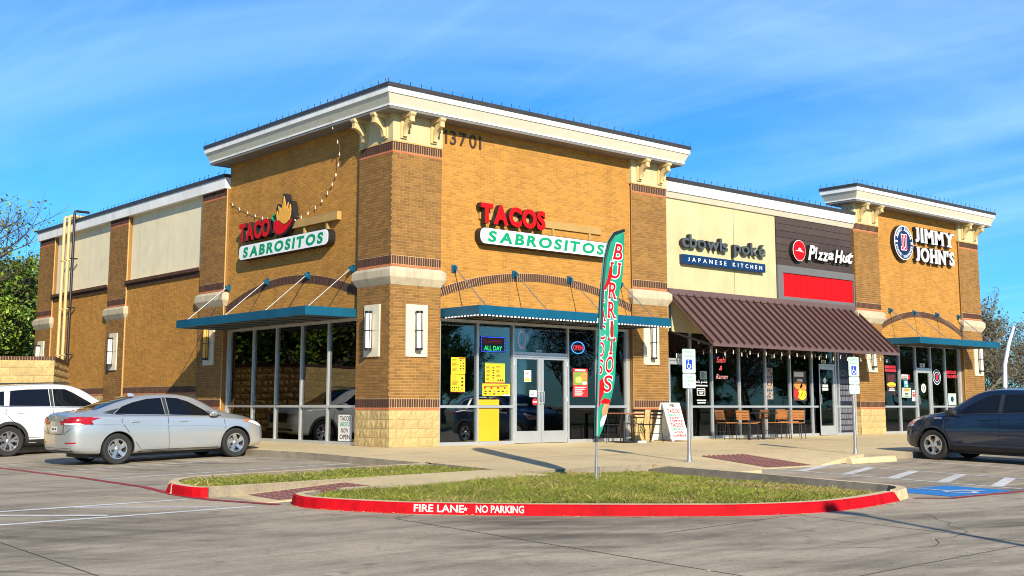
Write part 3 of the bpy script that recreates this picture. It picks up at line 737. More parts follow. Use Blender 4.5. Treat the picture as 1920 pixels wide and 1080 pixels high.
# cornices of the two towers
def cornice(x0, x1, y0, y1, zb, ret=None):
    spec = [('soffit', M_soffit, [(0, .365), (.058, .372)]), ('lower_moulding', M_white, [(.0585, .385), (.098, .385)]), ('frieze_board', M_cream, [(.0985, .372), (.325, .475)]),
            ('fascia', M_white, [(.3255, .497), (.455, .497)]), ('coping', M_coping, [(.4555, .522), (.546, .522), (.556, .50)])]
    root = None
    for nm, m_, lv in spec:
        q = MB(); q.loft([rect_ring(x0, x1, y0, y1, o, zb+z) for z, o in lv])
        if root is None: root = q.build('cornice', m_, B)
        else: q.build(nm, m_, root)
    return root
def clips(parent, pts_from, pts_to, step=.30, h=.085):
    a, b = Vector(pts_from), Vector(pts_to); n = int((b-a).length/step); q = MB(); rg = random.Random(n)
    for i in range(n+1):
        if rg.random() < .06: continue
        p = a.lerp(b, i/n); tl = Vector((rg.uniform(-.02, .02), rg.uniform(-.02, .02), 0))
        q.bar(p, p+Vector((0, 0, h))+tl, .010); q.bar(p+Vector((0, 0, h))+tl, p+Vector((.02, -.01, h+.025))+tl, .016)
    q.build('light_clips', M_black, parent, kind='stuff', recalc=False)
C1 = cornice(0, 9.26, 0, 7.93, 7.55); ZT = 7.55+.556
clips(C1, (-.5, -.5, ZT), (9.76, -.5, ZT)); clips(C1, (-.5, -.4, ZT), (-.5, 8.4, ZT))
C2 = cornice(18.5, 26.66, 0, .43, 7.55); clips(C2, (18.0, -.5, ZT), (27.1, -.5, ZT)); clips(C2, (18.0, -.4, ZT), (18.0, .9, ZT), .25)
q = MB(); q.box(18.52, 26.64, .16, .41, 6.0, 7.552); q.build('tower_wall', M_stucco, B)
q = MB(); q.box(.36, 8.9, .36, 7.90, 3.3, 7.6); q.build('tower_core', M_soffit, B)
q = MB(); q.box(.3, 9.24, 7.62, 7.92, 6.3, 7.552); q.box(8.96, 9.24, .3, 7.6, 6.3, 7.552); q.build('tower_wall', M_stucco, B)
def bracket_mesh():
    q = MB(); fr = Fr((0, 0, 0), (0, -1, 0), (1, 0, 0))          # u = outwards, d = along the wall
    q.prism([(0, -.09), (.36, -.09), (.40, -.05), (.40, 0), (0, 0)], -.075, .075, fr)
    n = 9; o = []; i_ = []
    for k in range(n+1):
        a = R(90)*k/n; o.append((.33-.30*math.cos(a)*1.0+.0, -.50+.38*math.sin(a))); 
    outer = [(.02+.27*(1-math.cos(R(90)*k/n)), -.52+.43*math.sin(R(90)*k/n)) for k in range(n+1)]
    inner = [(.10+.29*(1-math.cos(R(90)*k/n)), -.52+.30*math.sin(R(90)*k/n)) for k in range(n+1)]
    q.prism(outer+inner[::-1], -.05, .05, fr)
    q.prism([(0, -.56), (.045, -.56), (.045, -.09), (0, -.09)], -.085, .085, fr)
    q.prism([(.30, -.20), (.36, -.20), (.36, -.091), (.30, -.091)], -.06, .06, fr)
    return q.mesh('bracket', [M_bracket])
BRM = bracket_mesh()
for par, xs in ((C1, (.27, 1.13, 8.15, 8.99)), (C2, (18.8, 19.65, 25.55, 26.4))):
    for x in xs: link('bracket', BRM, par, (x, -.012, 7.549))
for y in (.27, 1.08): link('bracket', BRM, C1, (-.012, y, 7.549), (0, 0, R(-90)))

# middle section: stucco, plank cladding, grey panel with red slats, parapet
q = MB(); q.box(9.26, 14.35, -.34, WD, 2.95, 6.72, 0, FRONT); stw = q.build('stucco_wall', M_stucco, B)
q = MB(); q.box(12.33, 12.345, WD-.001, WD+.0008, 4.0, 6.70, 0, FRONT); q.build('control_joint', M_joint, stw)
q = MB(); q.box(14.36, 18.49, -.34, WD-.03, 2.95, 6.72, 0, FRONT); pk = q.build('clad_wall', M_black, B)
npk = 7; hz = (6.70-5.20)/npk
for i in range(npk):
    cut = [15.9, 17.2, 15.2, 16.6, 17.8, 15.6, 16.9][i]
    for a, b in ((14.37, cut), (cut, 18.47)):
        boxpart('plank', M_plank, pk, a+.003, b-.003, WD-.03, WD+.02, 5.20+i*hz+.006, 5.20+(i+1)*hz-.006, fr=FRONT)
gp = MB(); gp.box(14.37, 18.48, WD-.04, WD+.06, 4.97, 5.195, 0, FRONT); gp.box(14.37, 18.48, WD-.04, WD+.06, 3.95, 4.235, 0, FRONT)
gp.box(14.37, 14.63, WD-.04, WD+.06, 4.236, 4.969, 0, FRONT); gp.box(18.42, 18.48, WD-.04, WD+.06, 4.236, 4.969, 0, FRONT)
gpo = gp.build('panel_surround', M_greypanel, pk)
for i in range(12):
    w = (18.42-14.63)/12; boxpart('red_slat', M_redpanel, pk, 14.63+i*w+.006, 14.63+(i+1)*w-.006, WD-.03, WD+.02, 4.24, 4.965, fr=FRONT)
def parapet(fr, u0, u1, zc=7.26, wb=6.86, gb=6.70, d=.06, trim=True):
    q = MB(); q.box(u0, u1, -.34, d, wb, zc-.10, 0, fr); root = q.build('parapet', M_white, B)
    if trim: q = MB(); q.prism([(WD, gb), (WD+.05, gb), (d-.03, wb-.002), (WD, wb-.002)], 0, u1-u0, Fr(fr.p(u0, 0, 0), fr.n, fr.ux)); q.build('lower_trim', M_cream, root)
    q = MB(); q.box(u0, u1, -.36, d+.035, zc-.0995, zc, 0, fr); cp = q.build('coping', M_coping, root)
    clips(root, fr.p(u0+.1, d, zc), fr.p(u1-.1, d, zc)); return root
parapet(FRONT, 9.27, 18.49, 7.245); parapet(SIDE, -22.6, -7.94, 7.30, 6.895, 6.80, .08, trim=False)
q = MB(); q.box(.5, 26.3, .46, 22.1, 6.3, 6.5); q.build('roof', M_roof, B)
q = MB(); q.box(.1, 26.64, 22.2, 22.45, 0, 7.2); q.box(26.36, 26.64, 1.3, 22.2, 0, 7.1); q.build('rear_wall', M_bay, B)

# storefronts
def storefront(fr, us, zt, d=-.20, rail=.894, skip=(), jamb=.055, transom=None, noRail=()):
    q = MB(); w = .026; D0, D1 = d-.06, d+.05
    for i, u in enumerate(us): q.box(u-w-(.012 if i in (0, len(us)-1) else 0), u+w+(.012 if i in (0, len(us)-1) else 0), D0, D1, .0, zt, 0, fr)
    cells = []
    for i in range(len(us)-1):
        a, b = us[i]+w, us[i+1]-w
        q.box(a, b, D0+.002, D1-.002, zt-.07, zt-.001, 0, fr)
        if i in skip:
            q.box(a, b, D0+.002, D1-.002, 2.16, 2.225, 0, fr); cells.append((a, b, 2.225, zt-.07)); continue
        q.box(a, b, D0+.002, D1-.002, .001, .075, 0, fr); q.box(a, b, D0+.002, D1-.002, rail-.03, rail+.03, 0, fr)
        cells += [(a, b, .075, rail-.03), (a, b, rail+.03, zt-.07)]
    fo = q.build('window_frame', M_alu, B)
    for (a, b, za, zb) in cells: boxpart('pane', GLASS, fo, a+.001, b-.001, d-.012, d-.004, za+.001, zb-.001, fr=fr)
    return fo
def door(fr, u0, u1, d=-.20, hinge_left=True, h=2.155):
    q = MB(); s = .085; D0, D1 = d-.045, d+.03; a, b = u0+.006, u1-.006
    q.box(a, a+s, D0, D1, .012, h, 0, fr); q.box(b-s, b, D0, D1, .012, h, 0, fr); q.box(a+s, b-s, D0+.002, D1-.002, h-.10, h-.001, 0, fr); q.box(a+s, b-s, D0+.002, D1-.002, .013, .30, 0, fr)
    o = q.build('door', M_alu, B); boxpart('pane', GLASS, o, a+s, b-s, d-.012, d-.004, .30, h-.10, fr=fr)
    boxpart('push_bar', M_alu, o, a+s, b-s, d-.08, d-.03, .92, .965, fr=fr)
    hu = b-s/2 if hinge_left else a+s/2
    t = MB(); t.tube([fr.p(hu, d+.03, .98), fr.p(hu, d+.09, .98), fr.p(hu, d+.095, 1.0), fr.p(hu, d+.095, 1.24), fr.p(hu, d+.09, 1.26), fr.p(hu, d+.03, 1.26)], .014, 8); t.build('door_handle', M_steel, o, smooth=True)
    for z in (.2, 1.08, 1.95): 
        k = MB(); x = a+.0 if hinge_left else b; k.tube([fr.p(x, D1+.012, z-.06), fr.p(x, D1+.012, z+.06)], .014, 6); k.build('hinge', M_steel, o)
    return o
storefront(FRONT, [1.50, 2.66, 3.78, 5.63, 6.66, 7.78], 2.94, skip=(2,))
door(FRONT, 3.81, 4.705); door(FRONT, 4.705, 5.60, hinge_left=False)
storefront(SIDE, [-7.85, -6.50, -5.29, -4.05, -2.81, -1.46], 2.96)
storefront(FRONT, [9.40, 10.38, 11.30, 12.54, 13.78, 15.00, 16.13, 16.44], 3.05, skip=(0,))
storefront(FRONT, [16.44, 17.40, 17.56, 18.44], 3.05, skip=(0,))
door(FRONT, 9.43, 10.35); door(FRONT, 16.47, 17.37, hinge_left=False)
storefront(FRONT, [20.06, 21.18, 22.22, 23.22, 24.2, 25.18], 3.02, skip=(2,))
door(FRONT, 22.25, 23.19, hinge_left=False)
# door closer wall strips beside the frames
for x0, x1 in ((1.40, 1.47), (7.81, 7.88), (9.26, 9.37), (18.47, 18.5), (19.94, 20.03), (25.21, 25.28)): boxpart('jamb', M_alu, B, x0, x1, -.25, -.14, 0, 2.94, fr=FRONT)
for y0, y1 in ((-7.95, -7.88), (-1.43, -1.35)): boxpart('jamb', M_alu, B, y0, y1, -.25, -.14, 0, 2.94, fr=SIDE)
boxpart('header', M_alu, B, 9.3, 18.48, -.33, -.13, 3.05, 3.12, fr=FRONT)
# interiors
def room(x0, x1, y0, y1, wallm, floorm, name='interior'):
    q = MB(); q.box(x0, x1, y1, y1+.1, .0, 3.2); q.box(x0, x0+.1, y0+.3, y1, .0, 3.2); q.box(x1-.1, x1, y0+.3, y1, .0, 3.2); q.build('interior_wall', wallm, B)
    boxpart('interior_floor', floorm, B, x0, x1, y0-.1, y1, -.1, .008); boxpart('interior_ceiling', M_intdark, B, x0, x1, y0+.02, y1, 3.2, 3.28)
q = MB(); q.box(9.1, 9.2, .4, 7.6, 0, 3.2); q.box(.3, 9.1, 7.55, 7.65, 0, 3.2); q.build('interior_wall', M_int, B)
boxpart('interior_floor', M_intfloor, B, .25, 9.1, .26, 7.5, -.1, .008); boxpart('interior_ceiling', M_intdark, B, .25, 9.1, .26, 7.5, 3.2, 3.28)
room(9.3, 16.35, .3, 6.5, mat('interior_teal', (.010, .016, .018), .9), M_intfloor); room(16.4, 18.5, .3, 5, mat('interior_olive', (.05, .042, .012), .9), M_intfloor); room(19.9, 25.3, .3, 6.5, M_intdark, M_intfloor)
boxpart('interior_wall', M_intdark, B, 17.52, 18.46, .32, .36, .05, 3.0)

# canopies
def canopy(fr, u0, u1, brs, label, proj=1.35, zt=3.15, zb=2.945, rodshift=.0):
    T = thing('canopy', label, 'canopy', fr.p((u0+u1)/2, 0, zb)); off = -Vector(T.location)
    W = WD+.006
    def bp(name, m_, *a):
        q = MB(); q.box(*a, fr=fr); q.v = [tuple(Vector(v)+off) for v in q.v]; return q.build(name, m_, T, bevel=.004)
    bp('fascia', M_teal, u0, u1, proj-.05, proj, zb, zt); bp('fascia', M_teal, u0, u0+.05, W, proj-.051, zb, zt); bp('fascia', M_teal, u1-.05, u1, W, proj-.051, zb, zt)
    bp('deck', M_tealdk, u0+.051, u1-.051, W, proj-.052, zb+.02, zt-.05)
    for k in range(1, 8): bp('joist', M_tealdk, u0+(u1-u0)*k/8-.02, u0+(u1-u0)*k/8+.02, W+.02, proj-.06, zb-.0, zb+.019)
    for (bu, eu) in brs:
        q = MB(); q.box(bu-.06, bu+.06, W, W+.03, 4.02, 4.20, 0, fr); q.box(bu-.02, bu+.02, W+.03, W+.13, 4.06, 4.16, 0, fr); q.v = [tuple(Vector(v)+off) for v in q.v]; q.build('rod_bracket', M_teal, T)
        q = MB(); q.tube([fr.p(bu, W+.09, 4.11)+off, fr.p(eu, proj-.18, zt-.03)+off], .013, 6); q.build('tie_rod', M_steel, T, smooth=True)
        q = MB(); q.box(eu-.03, eu+.03, proj-.25, proj-.12, zt-.05, zt+.02, 0, fr); q.v = [tuple(Vector(v)+off) for v in q.v]; q.build('rod_foot', M_teal, T)
    return T
K1 = canopy(FRONT, 1.46, 7.86, [(x, x) for x in (1.85, 3.73, 5.6, 7.47)], 'teal flat metal canopy with white light string over the double doors')
canopy(SIDE, -7.96, -1.40, [(x, x) for x in (-7.8, -5.69, -3.66, -1.66)], 'teal flat metal canopy on the shaded side wall of the corner tower')
canopy(FRONT, 20.0, 25.3, [(x, x) for x in (20.58, 22.1, 23.6, 25.1)], 'teal flat metal canopy under the black and white round logo sign')
# brown standing seam awning
A = thing('awning', 'sloped dark brown standing seam metal awning over the restaurant patio', 'awning', (14, 0, 2.55))
def aw(q): q.v = [(v[0]-14, v[1], v[2]-2.55) for v in q.v]; return q
AX0, AX1 = 9.38, 18.48
q = MB(); q.add([(AX0, .09, 4.0), (AX1, .09, 4.0), (AX1, -1.47, 2.55), (AX0, -1.47, 2.55), (AX0, .09, 3.96), (AX1, .09, 3.96), (AX1, -1.45, 2.52), (AX0, -1.45, 2.52)], [(0, 1, 2, 3), (4, 5, 6, 7), (0, 1, 5, 4), (3, 2, 6, 7), (0, 3, 7, 4), (1, 2, 6, 5)]); aw(q).build('roof_sheet', M_awning, A)
n = 27
for i in range(n+1):
    x = AX0+.015+(AX1-AX0-.03)*i/n; q = MB(); q.bar((x, .08, 4.025), (x, -1.47, 2.585), .026, .085); aw(q).build('seam', mat('seam_shade', (.055, .026, .022), .5, var=.1), A)  # shadows along the seams put into a darker seam colour
q = MB(); q.box(AX0-.02, AX1+.02, .02, .085, 3.97, 4.14); aw(q).build('head_flashing', M_awning, A)
q = MB(); q.box(AX0, AX1, -1.49, -1.46, 2.49, 2.56); aw(q).build('drip_edge', M_awning, A)
for x in (AX0+.04, 12.4, 15.4, AX1-.04):
    q = MB(); q.bar((x, .08, 2.95), (x, -1.40, 2.52), .05); q.bar((x, .05, 2.9), (x, .05, 3.95), .05); aw(q).build('strut', M_black, A)

# wall lamps on their plaques
def lamp(fr, u, label, z0=2.01, z1=3.19, w=.60, m_l=None):
    T = thing('wall_lamp', label, 'lamp', fr.p(u, 0, z0), 0, 'cylinder lamps on the pillars'); off = -Vector(T.location)
    def fin(q, nm, mm, sm=False): q.v = [tuple(Vector(v)+off) for v in q.v]; return q.build(nm, mm, T, smooth=sm)
    q = MB(); q.box(u-w/2, u+w/2, .008, .045, z0, (z0+z1)/2-.003, 0, fr); q.box(u-w/2, u+w/2, .008, .045, (z0+z1)/2+.003, z1, 0, fr); fin(q, 'backplate', M_plaque)
    za, zb = z0+.17, z1-.17
    q = MB(); q.tube([fr.p(u, .13, za+.02), fr.p(u, .13, zb-.02)], .072, 16); fin(q, 'diffuser', m_l or M_lamp, True)
    for z in (za, zb):
        q = MB(); q.tube([fr.p(u, .13, z-.025), fr.p(u, .13, z+.025)], .085, 16); fin(q, 'cap', M_black, True)
    for a in (-.085, 0, .085):
        q = MB(); dd = .13+math.sqrt(max(.088**2-a*a, 0)); q.tube([fr.p(u+a, dd, za), fr.p(u+a, dd, zb)], .007, 5); fin(q, 'rod', M_black)
    q = MB(); q.tube([fr.p(u+.088*math.sin(2*math.pi*k/16), .13+.088*math.cos(2*math.pi*k/16), (za+zb)/2) for k in range(17)], .008, 5, cap=False); fin(q, 'hoop', M_black)
    q = MB(); q.box(u-.03, u+.03, .045, .10, za-.02, zb+.02, 0, fr); fin(q, 'bracket', M_black)
lamp(FRONT, .705, 'cylinder wall lamp on the sunny face of the corner tower pillar')
lamp(SIDE, -.68, 'cylinder wall lamp on the shaded face of the corner tower pillar')
lamp(FRONT, 8.55, 'cylinder wall lamp half under the end of the light string canopy')
lamp(FRONT, 19.2, 'cylinder wall lamp on the pillar between red slat panel and round logo')
lamp(FRONT, 26.24, 'cylinder wall lamp on the far end pillar of the mall')
lamp(SIDE, -8.68, 'cylinder wall lamp under the side canopy with a warm amber diffuser', m_l=M_amber)
lamp(SIDE, -15.3, 'cylinder wall lamp on the pilaster between the two stucco panels')
lamp(SIDE, -21.8, 'cylinder wall lamp on the rear pilaster above the block enclosure')
# ------------------------------------------------------------------ signs on the walls
def sub(q, T): 
    o = Vector(T.location); q.v = [tuple(Vector(v)-o) for v in q.v]; return q
def rel(objs, T):
    for o in objs: o.location = Vector(o.location)-Vector(T.location)
def roundrect(u0, u1, z0, z1, r, n=6):
    P = []
    for cx, cz, a0 in ((u1-r, z0+r, -90), (u1-r, z1-r, 0), (u0+r, z1-r, 90), (u0+r, z0+r, 180)):
        for k in range(n+1): a = R(a0+90*k/n); P.append((cx+r*math.cos(a), cz+r*math.sin(a)))
    return P
def disc(cu, cz, r, n=40, sx=1): return [(cu+r*sx*math.cos(2*math.pi*k/n), cz+r*math.sin(2*math.pi*k/n)) for k in range(n)]
M_can = M_black
def sabro(fr, u0, u1, word_, wu0, wu1, label, rail):
    T = thing('wall_sign', label, 'sign', fr.p((u0+u1)/2, 0, 4.75))
    q = MB(); q.prism(roundrect(u0, u1, 4.755, 5.155, .15), WD+.02, .115, fr); sub(q, T).build('sign_can', M_can, T)
    q = MB(); q.prism(roundrect(u0+.012, u1-.012, 4.768, 5.142, .14), .1155, .125, fr); sub(q, T).build('sign_face', M_letw, T)
    rel(word(fr, 'SABROSITOS', u0+.24, u1-.22, 4.815, 5.09, .126, .132, [M_letg], T, bold=.042, shear=.12, gap=.13), T)
    rel(word(fr, word_, wu0, wu1, 5.26, 5.75, WD+.07, .125, [M_letr, M_can], T, bold=.050, gap=.03, name='channel_letter'), T)
    for (a, b, za, zb, dd) in rail:
        q = MB(); q.box(a, b, WD+.006, dd, za, zb, 0, fr); sub(q, T).build('raceway', mat('raceway_tan', (.42, .26, .08), .7), T)
    return T
sabro(FRONT, 2.48, 6.89, 'TACOS', 2.50, 4.60, 'white pill sign with green letters under five red letters on sunny brick', [(2.6, 6.75, 5.375, 5.56, WD+.055), (5.0, 5.06, 5.155, 5.375, WD+.05), (6.3, 6.36, 5.155, 5.375, WD+.05)])
TS = sabro(SIDE, -6.93, -2.47, 'TACO', -6.96, -5.31, 'white pill sign under red letters and a flaming chili on the side wall', [(-6.8, -2.25, 5.355, 5.56, .03), (-3.85, -3.78, 5.15, 5.355, .0), (-2.8, -2.73, 5.15, 5.355, .0), (-5.25, -5.19, 5.15, 5.355, .0)])
# chili and flame
def sp(pts): return [(-y, z) for y, z in pts]
chili = [(-5.12, 5.50), (-5.08, 5.38), (-4.98, 5.29), (-4.84, 5.25), (-4.68, 5.25), (-4.52, 5.30), (-4.38, 5.39), (-4.27, 5.48), (-4.19, 5.60), (-4.30, 5.54), (-4.42, 5.49), (-4.55, 5.47), (-4.66, 5.50), (-4.78, 5.58), (-4.88, 5.64), (-5.00, 5.65), (-5.09, 5.60)]
flame = [(-4.93, 5.62), (-4.98, 5.74), (-4.96, 5.88), (-4.91, 5.76), (-4.86, 5.72), (-4.86, 5.86), (-4.90, 6.00), (-4.78, 5.93), (-4.74, 5.86), (-4.68, 6.02), (-4.62, 6.22), (-4.55, 6.05), (-4.55, 5.86), (-4.50, 5.93), (-4.40, 6.04), (-4.42, 5.90), (-4.37, 5.80), (-4.31, 5.98), (-4.26, 5.84), (-4.28, 5.70), (-4.33, 5.58), (-4.44, 5.515), (-4.56, 5.495), (-4.68, 5.53), (-4.80, 5.61)]
backp = [(-5.17, 5.52), (-5.12, 5.34), (-4.98, 5.23), (-4.76, 5.20), (-4.5, 5.25), (-4.28, 5.40), (-4.13, 5.62), (-4.19, 5.90), (-4.27, 6.06), (-4.48, 6.10), (-4.54, 6.27), (-4.68, 6.27), (-4.76, 6.0), (-4.95, 6.06), (-5.02, 5.94), (-5.03, 5.80), (-5.14, 5.80), (-5.24, 5.66)]
for nm, poly, m_, d0, d1 in (('logo_back', backp, M_can, WD+.06, .11), ('chili_face', chili, M_letr, .1105, .125), ('flame_face', flame, mat('sign_flame', (.80, .40, .05), .4, var=.05), .111, .128)):
    q = MB(); q.prism(poly, d0, d1, SIDE); sub(q, TS).build(nm, m_, TS)
q = MB(); q.tube([SIDE.p(u, .122, z) for u, z in [(-5.07, 5.62), (-5.15, 5.66), (-5.18, 5.74), (-5.13, 5.80), (-5.08, 5.76)]], [.022, .02, .018, .016, .012], 6); sub(q, TS).build('chili_stem', M_letg, TS)
# street number
T = thing('street_number', 'dark metal street number 13701 high on the sunny brick wall', 'number', FRONT.p(1.59, 0, 7.05))
rel(word(FRONT, '13701', 1.56, 2.66, 7.09, 7.41, WD+.004, WD+.03, [mat('bronze_number', (.06, .028, .012), .5)], T, bold=.004, gap=.20, name='digit'), T)
# patio restaurant sign
T = thing('wall_sign', 'dark grey lowercase letters over a navy bar on cream stucco', 'sign', FRONT.p(11.7, 0, 4.87))
rel(word(FRONT, 'cbowls', 9.87, 11.89, 5.345, 5.345+.375, WD+.04, .05, [M_grey, M_can], T, bold=.019, gap=.03, ref='k', name='channel_letter'), T)
rel(word(FRONT, 'poké', 12.17, 13.66, 5.345, 5.345+.375, WD+.04, .05, [M_grey, M_can], T, bold=.019, gap=.05, ref='k', name='channel_letter'), T)
q = MB(); q.box(9.90, 13.63, WD+.004, .05, 4.875, 5.13, 0, FRONT); sub(q, T).build('name_bar', M_navy, T)
rel(word(FRONT, 'JAPANESE', 10.10, 11.78, 4.945, 5.06, .051, .056, [M_letw], T, bold=.01, gap=.55), T)
rel(word(FRONT, 'KITCHEN', 12.08, 13.46, 4.945, 5.06, .051, .056, [M_letw], T, bold=.01, gap=.55), T)
# pizza sign
T = thing('wall_sign', 'red round roof emblem beside white brush script on dark planks', 'sign', FRONT.p(16.6, 0, 5.37))
q = MB(); q.prism(disc(15.33, 5.69, .335), WD+.03, .07, FRONT); sub(q, T).build('emblem_can', M_can, T, smooth=True)
q = MB(); q.prism(disc(15.33, 5.69, .328), .0705, .078, FRONT); sub(q, T).build('emblem_rim', M_letw, T)
q = MB(); q.prism(disc(15.33, 5.69, .312), .0785, .084, FRONT); sub(q, T).build('emblem_face', M_letr, T)
q = MB(); q.prism([(15.10, 5.665), (15.20, 5.685), (15.255, 5.70), (15.285, 5.755), (15.31, 5.762), (15.33, 5.785), (15.37, 5.765), (15.395, 5.755), (15.43, 5.70), (15.49, 5.675), (15.56, 5.645), (15.50, 5.652), (15.33, 5.672)], .0845, .09, FRONT); sub(q, T).build('emblem_roof', M_letw, T)
def script_word(T, s, pts, h, sh=.30):
    for c, (u, w, z, k) in zip(s, pts):
        q = MB(); V = glyph(c, .1, .022, sh)[0]; a = bb(V)
        text_into(q, c, FRONT, u, u+w, z, z+h*k, WD+.03, .058, 1, 1, bold=.055, shear=sh); text_into(q, c, FRONT, u+.012, u+w-.012, z+.01, z+h*k-.01, .0585, .07, 0, 0, bold=.024, shear=sh)
        sub(q, T).build('channel_letter', [M_letw, M_can], T, recalc=False)
script_word(T, 'Pizza', [(15.80, .42, 5.43, 1.18), (16.17, .15, 5.50, .92), (16.30, .34, 5.47, .66), (16.56, .36, 5.46, .70), (16.86, .33, 5.52, .62)], .42)
script_word(T, 'Hut', [(17.24, .48, 5.46, 1.05), (17.66, .32, 5.50, .60), (17.93, .38, 5.49, .92)], .42)
# sandwich sign
T = thing('wall_sign', 'round navy logo disc beside two rows of white slab letters', 'sign', FRONT.p(22.8, 0, 5.88))
def dk(nm, r0, d0, d1, m_, sm=False):
    q = MB(); q.prism(disc(21.42, 6.49, r0), d0, d1, FRONT); sub(q, T).build(nm, m_, T, smooth=sm)
dk('logo_can', .615, WD+.006, .06, M_can, True); dk('logo_rim', .60, .0605, .068, M_letw); dk('logo_ring', .565, .0685, .075, M_navy); dk('logo_field_edge', .385, .0755, .079, M_navy); dk('logo_field', .375, .0795, .083, mat('logo_indigo', (.012, .014, .06), .4))
M_mag = mat('sign_crimson', (.55, .01, .06), .4)
for i, u in enumerate((21.235, 21.435)):
    q = MB(); q.box(u-.012, u+.162, .0835, .088, 6.655, 6.785, 1, FRONT); q.box(u+.022, u+.142, .0836, .0882, 6.26, 6.656, 1, FRONT); q.box(u-.03, u+.122, .0837, .0884, 6.215, 6.345, 1, FRONT)
    q.box(u+.01, u+.14, .089, .093, 6.68, 6.76, 0, FRONT); q.box(u+.045, u+.12, .0891, .0932, 6.28, 6.682, 0, FRONT); q.box(u-.008, u+.1, .0892, .0934, 6.24, 6.325, 0, FRONT); sub(q, T).build('logo_letter', [M_mag, M_letw], T)
def arc_text(s, r0, r1, a0, a1, T, up=True):
    n = len(s)
    for i, c in enumerate(s):
        if c == ' ': continue
        a = R(a0+(a1-a0)*(i+.5)/n); w = abs(R(a1-a0))/n*(r0+r1)/2*.78
        q = MB(); V, FF, NN = glyph(c, 0, .03); x0, x1, y0, y1 = bb(V)
        for (x, y, z) in V:
            lx = (x-(x0+x1)/2)/max(x1-x0, .2)*w; ly = r0+(y-y0)/max(y1-y0, .2)*(r1-r0)
            if not up: lx, ly = -lx, (r0+r1)-ly
            px, pz = ly*math.sin(a)+lx*math.cos(a), ly*math.cos(a)-lx*math.sin(a)
            q.v.append(tuple(FRONT.p(21.42+px, .0765, 6.49+pz)))
        q.f = list(FF); q.mi = [0]*len(FF); sub(q, T).build('ring_letter', M_letw, T, recalc=False)
arc_text("JIMMY JOHN'S", .415, .54, -72, 72, T); arc_text('GOURMET SANDWICHES', .43, .525, 260, 100, T, up=False)
q = MB(); q.box(20.87, 21.0, .0765, .08, 6.47, 6.54, 0, FRONT); q.box(21.84, 21.97, .0765, .08, 6.47, 6.54, 0, FRONT); sub(q, T).build('ring_dash', M_letw, T)
rel(word(FRONT, 'JIMMY', 22.20, 24.79, 6.60, 7.11, WD+.02, .07, [M_letw, M_can], T, bold=.035, gap=.17, serif=True, back=.03, name='channel_letter'), T)
rel(word(FRONT, "JOHN'S", 22.20, 24.79, 5.92, 6.43, WD+.02, .07, [M_letw, M_can], T, bold=.035, gap=.14, serif=True, back=.03, name='channel_letter'), T)

# ------------------------------------------------------------------ things on and behind the glass
GD = -.2030
M_yel = mat('poster_yellow', (.80, .58, .02), .5, var=.03); M_ink = mat('print_dark', (.05, .03, .015), .6); M_pred = mat('poster_red', (.55, .02, .025), .5, var=.05)
M_pgreen = mat('food_green', (.18, .30, .05), .6, var=.4, scale=30); M_porange = mat('food_orange', (.65, .25, .05), .6, var=.4, scale=25); M_pwhite = mat('print_white', (.75, .74, .70), .5)
def poster(name, label, u0, u1, z0, z1, m_, prints, cat='poster', fr=FRONT, d=GD):
    T = thing(name, label, cat, fr.p((u0+u1)/2, d, z0))
    q = MB(); q.box(u0, u1, d, d+.003, z0, z1, 0, fr); sub(q, T).build('sheet', m_, T)
    by = {}
    for (mm, a, b, c, e, *shape) in prints:
        k = by.setdefault(mm.name, (mm, MB()))[1]; U0, U1, Z0, Z1 = u0+(u1-u0)*a, u0+(u1-u0)*b, z0+(z1-z0)*c, z0+(z1-z0)*e
        dd = d+.0034+.0004*len(by)
        if shape and isinstance(shape[0], str) and shape[0] not in ('o',): text_into(k, shape[0], fr, U0, U1, Z0, Z1, dd+.0012, dd+.0012, bold=.02)
        elif shape: k.prism(disc((U0+U1)/2, (Z0+Z1)/2, (Z1-Z0)/2, 12, (U1-U0)/(Z1-Z0)), d+.0031, dd+.0006, fr)
        else: k.box(U0, U1, d+.0031, dd, Z0, Z1, 0, fr)
    for nm, (mm, k) in by.items(): sub(k, T).build('print', mm, T, kind='stuff')
    return T
rg = random.Random(8)
def textlines(mm, a, b, c, e, n):
    out = []
    for i in range(n):
        z = c+(e-c)*(i+.2)/n; out.append((mm, a, a+(b-a)*rg.uniform(.55, 1), z, z+(e-c)/n*.42))
    return out
def food(a, b, c, e, nx, nz):
    out = []
    for i in range(nx):
        for j in range(nz):
            u = a+(b-a)*(i+.15)/nx; z = c+(e-c)*(j+.15)/nz; out.append((rg.choice([M_ink, M_porange, M_ink]), u, u+(b-a)/nx*.7, z, z+(e-c)/nz*.6, 'o'))
    return out
poster('menu_poster', 'yellow menu sheet alone in the end pane, upper of two', 1.89, 2.31, 1.655, 2.04, M_yel, textlines(M_ink, .06, .48, .08, .9, 11)+food(.58, .95, .08, .9, 2, 5)+[(M_pred, .55, .97, .9, .97)])
poster('menu_poster', 'yellow menu sheet alone in the end pane, lower of two', 1.88, 2.30, 1.23, 1.64, M_yel, textlines(M_ink, .06, .55, .4, .9, 8)+food(.06, .6, .06, .33, 4, 2)+food(.68, .95, .1, .9, 1, 4)+[(M_pred, 0, 1, 0, .03)])
poster('menu_poster', 'large yellow menu sheet hanging under the lit sign', 2.92, 3.54, 1.45, 1.94, M_yel, textlines(M_ink, .05, .3, .08, .86, 12)+food(.33, .5, .08, .82, 1, 6)+textlines(M_ink, .56, .8, .3, .86, 9)+food(.6, .95, .06, .25, 3, 1)+[(M_pgreen, 0, 1, .95, 1.), (M_pred, 0, 1, 0, .05)])
